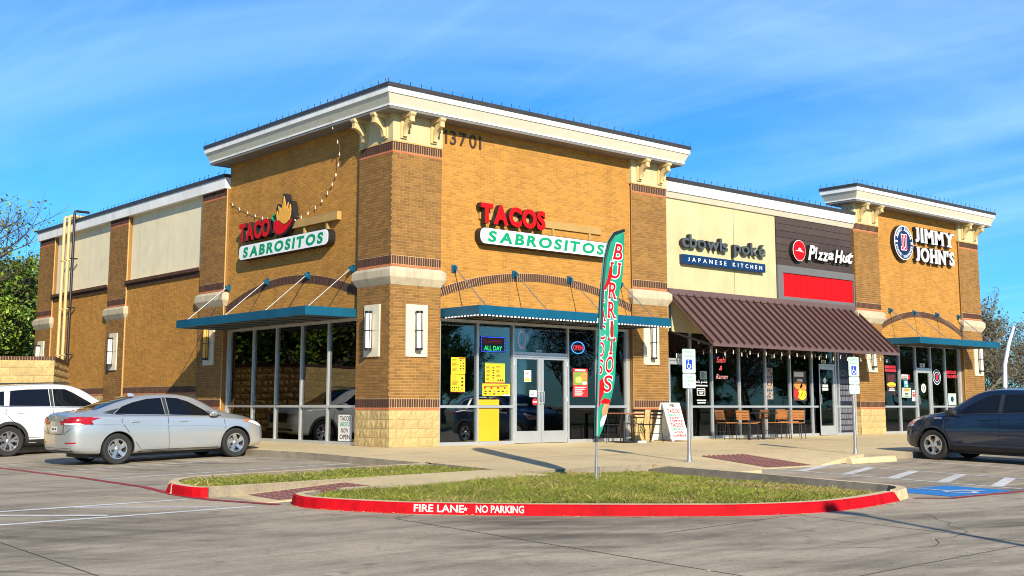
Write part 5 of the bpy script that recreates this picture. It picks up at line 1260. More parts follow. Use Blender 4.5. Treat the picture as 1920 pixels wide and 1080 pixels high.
q = MB(); q.tube(pp[3:], [.018]*4+[.020]*7, 8) if False else q.tube(pp[3:], .018, 8); q.build('pole_sleeve', mat('sleeve_teal', (.05, .28, .25), .6), T, smooth=True)
q = MB(); q.tube([p+ndir*.012+tdir*.012 for p in pp[5:]], .026, 8); q.build('pole_pocket', M_black, T, smooth=True)
q = MB(); q.tube([(0, 0, .60), tdir*.025+Vector((0, 0, .70))], .026, 8); q.build('toggle', M_black, T)
q = MB(); q.tube([(0, 0, -.1), (0, 0, .32)], .022, 8); q.tube([tdir*.0+Vector((0, 0, .20)), tdir*.10+Vector((0, 0, .20)), tdir*.10+Vector((0, 0, -.05))], .008, 6); q.build('ground_spike', M_steel, T)
def flag_text(c, s0, s1, h0, h1, face, outline=True):
    for bold, mm, lift in ((.055, M_letw, .004), (.012, face, .008)) if outline else ((.012, face, .008),):
        V, FF, NN = glyph(c, 0, bold); V0 = glyph(c, 0, .012)[0]; x0, x1, y0, y1 = bb(V0); qq = MB()
        for (x, y, z) in V: qq.v.append(tuple(cloth(s0+(x-x0)/(x1-x0)*(s1-s0), h0+(y-y0)/(y1-y0)*(h1-h0), lift)))
        qq.f = list(FF); qq.mi = [0]*len(FF)
        if c in SERIF:
            for lst, top in ((SERIF[c][0], 1), (SERIF[c][1], 0)):
                for cx, sw in lst:
                    g = .02 if mm is M_letw else 0; hh = (h1-h0)*.11; a, b = s0+(cx-sw/2)*(s1-s0)-g*1.2, s0+(cx+sw/2)*(s1-s0)+g*1.2; za, zb = (h1-hh-g, h1+g) if top else (h0-g, h0+hh+g)
                    qq.add([cloth(a, za, lift+.001), cloth(b, za, lift+.001), cloth(b, zb, lift+.001), cloth(a, zb, lift+.001)], [(0, 1, 2, 3)])
        qq.build('flag_letter', mm, T, recalc=False)
hp = [3.72, 3.40, 3.06, 2.74, 2.42, 2.14, 1.84, 1.53]
for c, h in zip('BURRITOS', hp):
    w = .46 if c not in 'I' else .16; cs = .68 if h > 3.6 else .62; flag_text(c, cs-w/2, cs+w/2, h-.135, h+.135, M_letr)
for c, h in zip('TACOS', (2.98, 2.66, 2.36, 2.08, 1.80)): flag_text(c, .02, .27, h-.12, h+.12, M_letr)
def flag_patch(poly, m_, lift, nm):
    qq = MB(); qq.v = [tuple(cloth(s, h, lift)) for s, h in poly]; c = len(qq.v); ms = sum(p[0] for p in poly)/len(poly); mh = sum(p[1] for p in poly)/len(poly); qq.v.append(tuple(cloth(ms, mh, lift+.002)))
    qq.f = [(i, (i+1) % c, c) for i in range(c)]; qq.mi = [0]*c; qq.build(nm, m_, T, recalc=False)
flag_patch([(.42, 3.48), (.50, 3.42), (.50, 3.30), (.42, 3.18), (.28, 3.10), (.12, 3.07), (.22, 3.16), (.30, 3.28), (.34, 3.44)], M_letr, .007, 'chili_print')
flag_patch([(.08, 1.55), (.30, 1.62), (.42, 1.52), (.40, 1.36), (.20, 1.22), (.08, 1.18)], M_letr, .007, 'chili_print')
flag_patch([(.06, 1.18), (.95, 1.25), (.97, 1.02), (.05, .94)], mat('wrap_print', (.60, .30, .14), .6, var=.15, scale=15), .006, 'burrito_print')
flag_patch([(.1, 1.20), (.5, 1.30), (.95, 1.27), (.95, 1.19), (.5, 1.22), (.1, 1.14)], M_letr, .009, 'filling_print')
flag_patch([(.05, .95), (.97, 1.03), (.97, .88), (.05, .76)], mat('napkin_print', (.66, .66, .80), .6), .009, 'napkin_print')

# downpipes on the rear wing
for i, (y, m_, ztop, lab) in enumerate(((19.75, 'p', 7.46, 'cream conduit pipe on the rear wing wall, farthest from the tower'), (19.3, 'p', 7.46, 'cream conduit pipe on the rear wing wall beside the black one'), (18.85, 'k', 7.58, 'black conduit pipe bent over the rear wing parapet'))):
    mm = mat('pipe_cream', (.60, .43, .20), .6, var=.08) if m_ == 'p' else M_black
    T = thing('pipe', lab, 'pipe', (-.15, y, 0)); q = MB(); q.tube([(0, 0, 0), (0, 0, ztop-.06), (.02, 0, ztop-.01), (.07, 0, ztop), (.5, -.0, ztop)], .055 if m_ == 'p' else .045, 10); q.build('run', mm, T, smooth=True)
    for z in (2.6, 4.2, 5.9): q = MB(); q.box(-.06, .16, -.07, .07, z, z+.04); q.build('strap', mm, T)
# string lights on the side wall of the tower
def catenary(a, b, sag, n): return [Vector(a).lerp(Vector(b), i/n)-Vector((0, 0, sag*4*(i/n)*(1-i/n))) for i in range(n+1)]
M_bulb = mat('bulb_glass', (.80, .74, .60), .25, var=.05)
def string(label, path, step=2, drop=.05, name='string_lights'):
    T = thing(name, label, 'string lights', path[0]); o = Vector(path[0]); q = MB(); q.tube([p-o for p in path], .006, 5); q.build('wire', mat('wire_tan', (.30, .20, .09), .6) if 'side wall' in label else M_black, T)
    k = MB()
    for p in path[1::step]:
        q0 = p-o; k.tube([q0, q0-Vector((0, 0, drop))], .010, 5); k.tube([q0-Vector((0, 0, drop)), q0-Vector((0, 0, drop+.02)), q0-Vector((0, 0, drop+.055))], [.010, .018, .007], 6)
    k.build('bulbs', M_bulb, T, kind='stuff', smooth=True)
def S_(y, z, x=-.14): return Vector((x, y, z))
pa = [S_(2.0, 7.72, -.43), S_(2.15, 7.1, -.05), S_(2.35, 6.62, .03), S_(2.7, 6.2, .05), S_(3.2, 5.88, .05), S_(3.8, 5.66, .0), S_(4.3, 5.60, -.06)]
def dens(pts, n): 
    out = []
    for a, b in zip(pts, pts[1:]): out += [a.lerp(b, i/n) for i in range(n)]
    return out+[pts[-1]]
string('warm bulb string drooping from the cornice to the chili on side wall', dens(pa, 4), 2, .03)
pb = [S_(7.9, 6.55, .05), S_(7.3, 6.28, .05), S_(6.6, 6.04, .05), S_(6.0, 5.88, .04), S_(5.5, 5.78, .0)]
string('warm bulb string from the tower edge to the red letters on side wall', dens(pb, 3), 2, .03)
# light string along the front canopy
T = thing('string_lights', 'row of small white lights along the lower edge of front canopy', 'string lights', (1.46, -1.36, 2.94)); k = MB()
for i in range(58): x = i*.11+.03; k.box(x, x+.055, -.012, .0, -.028, -.002)
for i in range(11): k.box(-.012, 0.0, .03+i*.115, .085+i*.115, -.028, -.002)
k.build('lights', mat('led_strip', (.85, .87, .9), .4, emit=(.8, .9, 1), estr=.35, var=0), T, kind='stuff')
q = MB(); q.box(0, 6.4, -.008, .0, -.012, -.001); q.build('cord', M_black, T)
# bulbs under the awning
pts = []
xs = [9.5+.72*i for i in range(13)]
path = []
for i in range(len(xs)-1):
    a, b = Vector((xs[i], -1.38, 2.50)), Vector((xs[i+1], -1.38, 2.50)); path += catenary(a, b, .16, 6)[:-1]
string('clear bulb string looped along the awning edge over the patio', path, 3, .05)
path = []
for i in range(10):
    a, b = Vector((9.7+.85*i, -1.2, 2.58)), Vector((9.7+.85*(i+1), .0, 2.75) if i % 2 == 0 else (9.7+.85*(i+1), -1.2, 2.58)); a = path[-1] if path else a; path += catenary(a, b, .30, 6)
string('clear bulb string zigzagging under the awning to the glass', path, 3, .05)

# block walled enclosure at the rear left
EA = R(25); ed = Vector((math.sin(EA), math.cos(EA), 0)); el = Vector((-math.cos(EA), math.sin(EA), 0)); EC = Vector((-3.66, 10.32, 0))
T = thing('enclosure_wall', 'buff split face block enclosure wall with brick coping behind white car', 'wall', (EC.x, EC.y, -.2))
fA = Fr((0, 0, .0), -el, -ed); fB = Fr((0, 0, .0), ed, -el)       # sunny face (reading left to right ends at the corner), shaded face
HT = 2.40
q = MB(); q.box(-7, -.02, -.18, -.002, -.6, HT-.10, 0, fA); q.box(.02, 4.6, -.18, -.002, -.6, HT-.10, 0, fB); q.build('wall_core', M_blockmort, T)
block_objs(fA, -7.0, -.0, -.346, HT-.10, 0, T); block_objs(fB, .0, 4.6, -.346, HT-.10, 0, T)
k = MB(); m2 = MB(); m2.box(-7, .0, -.2, .012, HT-.10, HT-.006, 0, fA); m2.box(.0, 4.6, -.2, .012, HT-.10, HT-.006, 0, fB); m2.build('coping_mortar', M_darkmort, T)
for fr_, a, b in ((fA, -7, .012), (fB, -.012, 4.6)):
    n = int((b-a)/.0677)
    for i in range(n): k.box(a+i*(b-a)/n+.005, a+(i+1)*(b-a)/n-.005, -.21, .022, HT-.095, HT, 0, fr_)
k.build('coping_bricks', M_dark, T, kind='stuff')
kerb_text('FIRE LANE', kerb_s(-6.15, -9.32), kerb_s(-5.745, -9.745), .030, .122); kerb_text('NO PARKING', kerb_s(-5.645, -9.845), kerb_s(-5.135, -10.34), .030, .122)
_u = kerb_s(-5.705, -9.785)
def kerb_star(uc, zc, r):
    Ls = [0]
    for i in range(1, len(KP)): Ls.append(Ls[-1]+(KP[i]-KP[i-1]).length)
    def at(u, z):
        for i in range(len(Ls)-1):
            if Ls[i+1] >= u: break
        p = KP[i].lerp(KP[i+1], (u-Ls[i])/max(Ls[i+1]-Ls[i], 1e-6)); tn = (KP[i+1]-KP[i]).normalized(); n = Vector((tn.y, -tn.x, 0)); p = p+n*(.008-.012*z/.14); return (p.x, p.y, gz(p.x, p.y)+LOT+z)
    q = MB(); P = [at(uc, zc)]+[at(uc+(r if k % 2 == 0 else r*.42)*math.sin(k*math.pi/5), zc+(r if k % 2 == 0 else r*.42)*math.cos(k*math.pi/5)) for k in range(10)]
    q.add(P, [(0, 1+k, 1+(k+1) % 10) for k in range(10)]); q.build('kerb_star', M_wline, k1, recalc=False)
kerb_star(_u+.02, .074, .032)

# ------------------------------------------------------------------ vehicles
def interp(pts, x):
    """monotone-ish cubic through control points"""
    n = len(pts)
    if x <= pts[0][0]: return pts[0][1]
    if x >= pts[-1][0]: return pts[-1][1]
    for i in range(n-1):
        if pts[i][0] <= x <= pts[i+1][0]: break
    def sl(k):
        if k == 0: return (pts[1][1]-pts[0][1])/(pts[1][0]-pts[0][0])
        if k == n-1: return (pts[-1][1]-pts[-2][1])/(pts[-1][0]-pts[-2][0])
        a = (pts[k][1]-pts[k-1][1])/(pts[k][0]-pts[k-1][0]); b = (pts[k+1][1]-pts[k][1])/(pts[k+1][0]-pts[k][0])
        return 0 if a*b <= 0 else 2*a*b/(a+b)
    h = pts[i+1][0]-pts[i][0]; t = (x-pts[i][0])/h; m0, m1 = sl(i)*h, sl(i+1)*h
    return (2*t**3-3*t*t+1)*pts[i][1]+(t**3-2*t*t+t)*m0+(-2*t**3+3*t*t)*pts[i+1][1]+(t**3-t*t)*m1
M_tyre = mat('tyre_rubber', (.018, .018, .018), .85, var=.15, bump=.2); M_plastic = mat('black_plastic', (.022, .022, .024), .6); M_rim = mat('alloy_silver', (.62, .62, .62), .28, metal=.9, var=.03)
M_rimd = mat('alloy_black', (.02, .02, .022), .3); M_chrome = mat('chrome', (.75, .75, .76), .12, metal=1., var=0); M_tail = mat('tail_lamp_red', (.36, .003, .005), .2, coat=.3, var=.05); M_lens = mat('clear_lens', (.70, .72, .74), .1, coat=1., var=.05); M_amb = mat('amber_lens', (.75, .16, .02), .15, coat=1.)
M_cglass = mat('tinted_glass', (.006, .008, .011), .03, coat=0., var=0, spec=.42)
def wheel(car, c, r, w, side, style):
    tyre = MB(); M = Matrix.Translation(c) @ Matrix.Rotation(R(-90*side), 4, 'X')      # local z points outboard
    rr = r*.66; h = w/2
    tyre.lathe([(rr, -h*.8), (r*.90, -h), (r*.975, -h*.86), (r, -h*.6), (r, h*.6), (r*.975, h*.86), (r*.90, h), (rr+.01, h*.86), (rr, h*.7)], M, 36)
    to = tyre.build('wheel', M_tyre, car, smooth=True)
    rim = MB(); rim.lathe([(rr+.004, h*.72), (rr-.004, h*.86), (rr-.022, h*.84), (rr-.03, h*.5), (rr-.035, -h*.7)], M, 36, 0)
    rim.lathe([(0, -h*.35), (rr*.55, -h*.35), (rr-.03, -h*.55)], M, 20, 1)
    def spoke(a, w0, w1, z0, z1, t=.02, mi=0, r0=.16, r1=.94, skew=0.):
        ca, sa = math.cos(a), math.sin(a); cb, sb = math.cos(a+skew), math.sin(a+skew); P = []
        for (rad, ww, zz, (cc, ss)) in ((rr*r0, w0, z0, (ca, sa)), (rr*(r0+r1)/2, (w0+w1)/2*.92, (z0+z1)/2+.006, ((ca+cb)/2, (sa+sb)/2)), (rr*r1, w1, z1, (cb, sb))):
            for dz in (-t, 0):
                for s in (-1, 1): P.append(M @ Vector((rad*cc-s*ww*ss, rad*ss+s*ww*cc, zz+dz)))
        rim.add(P, [(0, 1, 3, 2), (8, 10, 11, 9), (2, 3, 7, 6), (6, 7, 11, 10), (0, 2, 6, 4), (4, 6, 10, 8), (1, 5, 7, 3), (5, 9, 11, 7)], mi)
    if style == 'five':
        for k in range(5): a = 2*math.pi*k/5+.3; spoke(a, .034, .045, h*.62, h*.80, skew=.20)
        for k in range(5): a = 2*math.pi*k/5+.55; spoke(a, .012, .018, h*.55, h*.72, skew=.12)
    elif style == 'blade':
        for k in range(5):
            a = 2*math.pi*k/5+.2; spoke(a-.13, .02, .036, h*.68, h*.82, skew=-.10); spoke(a+.13, .02, .030, h*.66, h*.80, skew=.14); spoke(a, .05, .07, h*.5, h*.55, mi=2, r1=.9)
    else:
        for k in range(5):
            a = 2*math.pi*k/5+.31; spoke(a, .030, .026, h*.66, h*.76, r1=.60); spoke(a, .022, .030, h*.74, h*.80, r0=.55, skew=.22); spoke(a, .022, .030, h*.74, h*.80, r0=.55, skew=-.22)
    rim.lathe([(0, h*.80), (.026, h*.80), (.034, h*.74), (.060, h*.68), (.075, h*.4)], M, 16, 0)
    rim.build('rim', [M_rim, M_plastic, M_rimd], to, smooth=True)
    disc_ = MB(); disc_.lathe([(0, -h*.1), (rr*.62, -h*.1), (rr*.62, -h*.3)], M, 24); disc_.build('brake_disc', M_steel, to)
def make_car(S):
    T = thing(S['name'], S['label'], 'car', S['loc'], S['rz']); T.rotation_euler = (0, S.get('pitch', 0), S['rz'])
    x0, x1 = S['x0'], S['x1']; n = 34; xs = []
    for i in range(n+1):
        t = i/n; t = t+(.11)*math.sin(2*math.pi*t)*-1*.55; xs.append(x0+(x1-x0)*t)
    bm = bmesh.new(); rings = []
    for x in xs:
        tp, be, bo, hw, hr = (interp(S[k], x) for k in ('top', 'belt', 'bot', 'hw', 'hr'))
        be = min(be, tp-.012); g = tp-be; cr = min(.05, g*.28); mid = bo+(be-bo)*.52; wl = S.get('waist', .018)
        sec = [(0, bo), (hw*.72, bo), (hw*.90, bo+.015), (hw*.965, bo+.08), (hw*.985, bo+(mid-bo)*.5), (hw*1.0, mid), (hw*.995, mid+(be-mid)*.35), (hw*.985-wl*.3, mid+(be-mid)*.72), (hw*.975, be-.03), (hw*.950, be), 
               (hw*.93+(hr-hw*.93)*.10, be+(g-cr)*.14), (hw*.93+(hr-hw*.93)*.55, be+(g-cr)*.58), (hr+.012, tp-cr*1.35), (hr-.035, tp-cr*.55), (hr*.55, tp-cr*.12), (0, tp)]
        pts = [(y, z) for y, z in sec]; loop = pts+[(-y, z) for y, z in pts[-2:0:-1]]
        rings.append([bm.verts.new((x, y, z)) for y, z in loop])
    m_ = len(rings[0]); hN = 15
    for a, b in zip(rings, rings[1:]):
        for k in range(m_): bm.faces.new((a[k], a[(k+1) % m_], b[(k+1) % m_], b[k]))
    for rg_, flip in ((rings[0], 0), (rings[-1], 1)):
        for k in range(hN):
            a, b, c, d = rg_[k], rg_[k+1], rg_[(m_-k-1) % m_], rg_[(m_-k) % m_]
            vs = []
            for v in (a, b, c, d):
                if v not in vs: vs.append(v)
            if len(vs) >= 3: bm.faces.new(vs)
    bmesh.ops.recalc_face_normals(bm, faces=bm.faces)
    me = bpy.data.meshes.new('b0'); bm.to_mesh(me); bm.free()
    for mm in (S['paint'], M_plastic): me.materials.append(mm)
    ob = bpy.data.objects.new('b0', me); COL.objects.link(ob); sd = ob.modifiers.new('s', 'SUBSURF'); sd.levels = 2; sd.render_levels = 2
    cut = []
    q = MB(); r = S['wr']+S.get('gap', .045)
    for ax in (S['ra'], S['fa']):
        for s in (-1, 1):
            wtrk = S['tw']; yo = s*(wtrk+.20); yi = s*(wtrk-.30)
            P = [Vector((ax+r*math.cos(2*math.pi*k/32)*1.0, yi, S['wr']+r*math.sin(2*math.pi*k/32))) for k in range(32)]; P2 = [Vector((p.x, s*(wtrk+.5), p.z)) for p in P]
            q.loft([P, P2])
    cme = q.mesh('cut', [M_plastic]); co = bpy.data.objects.new('cut', cme); COL.objects.link(co)
    bo_ = ob.modifiers.new('b', 'BOOLEAN'); bo_.object = co; bo_.operation = 'DIFFERENCE'; bo_.solver = 'EXACT'
    try: bo_.material_mode = 'TRANSFER'
    except Exception: pass
    bo_.show_viewport = False
    dg = bpy.context.evaluated_depsgraph_get(); dg.update(); smooth = bpy.data.meshes.new_from_object(ob.evaluated_get(dg))
    bo_.show_viewport = True; dg.update(); body = bpy.data.meshes.new_from_object(ob.evaluated_get(dg))
    bpy.data.objects.remove(ob); bpy.data.objects.remove(co)
    if len(body.polygons) < 500: body = smooth
    body.polygons.foreach_set('use_smooth', [True]*len(body.polygons)); body.set_sharp_from_angle(angle=R(35)); body.name = 'body'
    bo2 = link('body', body, T)
    tb = bmesh.new(); tb.from_mesh(smooth); bvh = BVHTree.FromBMesh(tb); tb.free()
    def cast(a, b, ax, s, off):
        if ax == 'y': o, d = Vector((a, s*3, b)), Vector((0, -s, 0))
        elif ax == 'x': o, d = Vector((s*5, a, b)), Vector((-s, 0, 0))
        else: o, d = Vector((a, b, 4)), Vector((0, 0, -1))
        hit, nrm, _, _ = bvh.ray_cast(o, d)
        if hit is None: hit, nrm, _, _ = bvh.find_nearest(o+d*(2.2 if ax == 'y' else 3))
        if nrm.dot(d) > 0: nrm = -nrm
        return hit+nrm*off
    def patch(name, poly, ax, s, m_, off=.004, step=.09, parent=None):
        b = bmesh.new(); vs = [b.verts.new((p[0], p[1], 0)) for p in poly]; f = b.faces.new(vs)
        for k in (0, 1):
            lo, hi = min(p[k] for p in poly), max(p[k] for p in poly); c = math.ceil(lo/step)
            while c*step < hi:
                pl = [0, 0, 0]; pl[k] = c*step; no = [0, 0, 0]; no[k] = 1; bmesh.ops.bisect_plane(b, geom=b.verts[:]+b.edges[:]+b.faces[:], plane_co=pl, plane_no=no); c += 1
        bmesh.ops.triangulate(b, faces=b.faces)
        for v in b.verts: v.co = cast(v.co.x, v.co.y, ax, s, off)
        mm = bpy.data.meshes.new(name); b.to_mesh(mm); b.free(); mm.materials.append(m_); mm.polygons.foreach_set('use_smooth', [True]*len(mm.polygons)); return link(name, mm, parent or T)
    def ribbon(name, pl, ax, s, m_, w=.010, off=.003, step=.05, parent=None):
        pts = []
        for a, b in zip(pl, pl[1:]):
            k = max(1, int(math.hypot(b[0]-a[0], b[1]-a[1])/step)); pts += [(a[0]+(b[0]-a[0])*i/k, a[1]+(b[1]-a[1])*i/k) for i in range(k)]
        pts.append(pl[-1]); q = MB()
        for i, p in enumerate(pts):
            a, b = pts[max(i-1, 0)], pts[min(i+1, len(pts)-1)]; dx, dy = b[0]-a[0], b[1]-a[1]; l = math.hypot(dx, dy) or 1; nx, ny = -dy/l*w/2, dx/l*w/2
            q.v += [tuple(cast(p[0]+nx, p[1]+ny, ax, s, off)), tuple(cast(p[0]-nx, p[1]-ny, ax, s, off))]
        q.f = [(2*i, 2*i+1, 2*i+3, 2*i+2) for i in range(len(pts)-1)]; q.mi = [0]*len(q.f); return q.build(name, m_, parent or T, smooth=True, recalc=False)
    S['detail'](T, patch, ribbon, cast)
    for ax in (S['ra'], S['fa']):
        for s in (-1, 1): wheel(T, Vector((ax, s*S['tw'], S['wr'])), S['wr'], S.get('ww', .21), s, S['wheel'])
    # dark underbody
    boxpart('underbody', M_plastic, T, S['ra']-.5, S['fa']+.5, -S['tw']+.16, S['tw']-.16, S['bot'][len(S['bot'])//2][1]-.05, S['bot'][len(S['bot'])//2][1]+.02)
    return T
def mirror_part(T, x, y, z, s, m_, sc=1.):
    q = MB(); rings = []
    for t, k in ((-.09, .35), (-.07, .8), (-.02, 1.0), (.05, .92), (.10, .55), (.115, .2)):
        rings.append([(x+t*sc*1.05, y+s*(.09+.095*math.cos(a)*k)*sc, z+.068*math.sin(a)*k*sc) for a in [2*math.pi*i/12 for i in range(12)]])
    q.loft(rings); o = q.build('side_mirror', m_, T, smooth=True); q = MB(); q.bar((x+.03, y-s*.03, z-.045), (x+.0, y+s*.06, z-.03), .05, .03); q.build('mirror_arm', M_plastic, o)
def handle_part(T, x, z, s, cast, m_):
    p = cast(x, z, 'y', s, .018); q = MB(); q.loft([[(p.x+t, p.y+s*.014*k*math.cos(a), p.z+.016*k*math.sin(a)) for a in [2*math.pi*i/8 for i in range(8)]] for t, k in ((-.095, .5), (-.07, 1), (.07, 1), (.095, .5))]); q.build('door_handle', m_, T, smooth=True)
M_silver = mat('paint_silver', (.53, .555, .56), .28, metal=.62, coat=1., var=.015, scale=1); M_pearl = mat('paint_white', (.60, .63, .63), .25, coat=1., var=.012, scale=1); M_pblue = mat('paint_dark_blue', (.010, .022, .052), .22, metal=.35, coat=1., var=.03, scale=1)
# --- silver saloon
def sedan_detail(T, patch, ribbon, cast):
    for s in (-1, 1):
        rw = [(-1.40, 1.035), (-.30, .985), (-.31, 1.34), (-.62, 1.325), (-.95, 1.26), (-1.20, 1.175)]
        fw = [(-.20, .980), (.80, .930), (.62, 1.065), (.30, 1.245), (.05, 1.325), (-.20, 1.345)]
        patch('window', rw, 'y', s, M_cglass); patch('window', fw, 'y', s, M_cglass); patch('quarter_light', [(-1.60, 1.075), (-1.43, 1.04), (-1.25, 1.15)], 'y', s, M_plastic); patch('quarter_light', [(.83, .928), (1.02, .92), (.67, 1.05)], 'y', s, M_plastic)
        ribbon('window_trim', [(1.02, .915), (.4, .945), (-.3, .968), (-1.2, 1.005), (-1.63, 1.06)], 'y', s, M_chrome, .012)
        ribbon('pillar_trim', [(-.25, .985), (-.255, 1.345)], 'y', s, M_plastic, .07, .0045)
        for pl in ([(-.25, .96), (-.24, .6), (-.22, .26)], [(1.05, .90), (1.10, .62), (1.02, .36), (.95, .27)], [(-1.22, 1.0), (-1.28, .88), (-1.05, .55), (-.86, .30)], [(-.86, .27), (.95, .245)]): ribbon('door_seam', pl, 'y', s, M_plastic, .011)
        ribbon('crease', [(-1.9, .86), (-.8, .80), (.4, .745), (1.2, .70)], 'y', s, M_silver, .03, .008)
        ribbon('sill_line', [(-.9, .235), (.95, .215)], 'y', s, M_plastic, .03)
        patch('tail_lamp', [(-2.33, .84), (-2.33, .985), (-2.12, .985), (-1.72, .965), (-1.95, .90), (-2.2, .835)], 'y', s, M_tail, .014, .035)
        patch('tail_lamp', [(s*.44, .865), (s*.44, .955), (s*.84, .985), (s*.86, .84)], 'x', -1, M_tail, .014, .035); patch('lamp_lens', [(s*.5, .84), (s*.5, .875), (s*.82, .87), (s*.84, .835)], 'x', -1, M_lens, .019, .04)
        patch('head_lamp', [(1.50, .815), (1.80, .785), (2.08, .70), (2.16, .62), (2.0, .64), (1.75, .73)], 'y', s, M_lens, .012, .035); patch('side_marker', [(1.52, .81), (1.72, .79), (1.62, .755)], 'y', s, M_amb, .018, .03)
        patch('reflector', [(s*.52, .455), (s*.52, .485), (s*.80, .49), (s*.80, .462)], 'x', -1, M_tail, .006, .06)
        mirror_part(T, .78, s*.83, .985, s, M_silver); handle_part(T, -.98, .865, s, cast, M_silver); handle_part(T, .10, .835, s, cast, M_silver)
        for ax in (-1.35, 1.35): ribbon('arch_lip', [(ax+.385*math.cos(R(a)), .3175+.385*math.sin(R(a))) for a in range(-8, 189, 7)], 'y', s, M_silver, .03, .010)
    patch('rear_window', [(-1.72, -.52), (-.86, -.47), (-.80, 0), (-.86, .47), (-1.72, .52), (-1.78, 0)], 'z', 1, M_cglass); patch('windscreen', [(.42, -.50), (1.10, -.60), (1.18, 0), (1.10, .60), (.42, .50), (.46, 0)], 'z', 1, M_cglass)
    patch('licence_plate', [(-.16, .70), (.16, .70), (.16, .80), (-.16, .80)], 'x', -1, M_letw, .012, .2); patch('plate_recess', [(-.40, .66), (.40, .66), (.44, .84), (-.44, .84)], 'x', -1, M_silver, .006, .2)
    patch('rear_valance', [(-.74, .25), (.74, .25), (.68, .37), (-.68, .37)], 'x', -1, M_plastic, .005, .1)
    ribbon('boot_seam', [(-.80, .995), (-.44, .955), (-.46, .67), (-.36, .645), (.36, .645), (.46, .67), (.44, .955), (.80, .995)], 'x', -1, M_plastic, .011)
    ribbon('bumper_seam', [(-.86, .83), (-.48, .64)], 'x', -1, M_plastic, .010); ribbon('bumper_seam', [(.86, .83), (.48, .64)], 'x', -1, M_plastic, .010)
    p = cast(0, .985, 'x', -1, .008); q = MB(); q.lathe([(0, .01), (.05, .01), (.062, 0)], Matrix.Translation(p) @ Matrix.Rotation(R(-90), 4, 'Y'), 20); q.build('badge', M_chrome, T)
    q = MB(); q.loft([[(x, y, z) for x, y, z in ((-.62, -.02, 1.40), (-.62, .02, 1.40), (-.78, .02, 1.385), (-.78, -.02, 1.385))], [(-.70, -.006, 1.452), (-.70, .006, 1.452), (-.79, .006, 1.455), (-.79, -.006, 1.455)]]); q.build('antenna_fin', M_silver, T)
    q = MB(); text_into(q, 'U-MX1', None, -.11, .11, .73, .775, 0, 0, bold=.01, fn=lambda u, d, z: cast(-u, z, 'x', -1, .0165)) if False else None
    ribbon('plate_print', [(-.11, .752), (-.03, .752)], 'x', -1, M_ink, .04, .0165); ribbon('plate_print', [(.01, .752), (.11, .752)], 'x', -1, M_ink, .04, .0165)
SX, SY = -3.80, 3.22
make_car(dict(name='parked_car', label='silver four door saloon with dark windows parked nose to the sidewalk', loc=(SX, SY, gz(SX, SY)+LOT+.0), rz=R(.4), pitch=R(-1.7), paint=M_silver, x0=-2.34, x1=2.21, ra=-1.35, fa=1.35, wr=.3175, tw=.775, ww=.20, wheel='five', detail=sedan_detail,
    top=[(-2.34, .90), (-2.30, 1.035), (-2.2, 1.085), (-1.80, 1.125), (-1.3, 1.285), (-.8, 1.395), (-.3, 1.432), (.1, 1.425), (.45, 1.365), (.85, 1.165), (1.15, 1.015), (1.5, .945), (1.9, .835), (2.12, .70), (2.21, .56)],
    belt=[(-2.34, .86), (-2.25, .975), (-1.8, 1.005), (-1.3, .985), (-.3, .945), (.6, .905), (1.15, .875), (1.6, .815), (2.0, .70), (2.21, .50)],
    bot=[(-2.34, .36), (-2.2, .26), (-1.8, .215), (-1, .19), (1, .19), (1.8, .20), (2.1, .22), (2.21, .30)],
    hw=[(-2.34, .66), (-2.28, .78), (-2.1, .845), (-1.7, .882), (-1.0, .8875), (1.0, .885), (1.6, .872), (1.9, .83), (2.08, .72), (2.17, .56), (2.21, .42)],
    hr=[(-2.34, .50), (-2.2, .62), (-1.8, .63), (-1.3, .575), (-.7, .57), (0, .575), (.45, .565), (.9, .62), (1.2, .70), (1.7, .66), (2.1, .5), (2.21, .34)]))
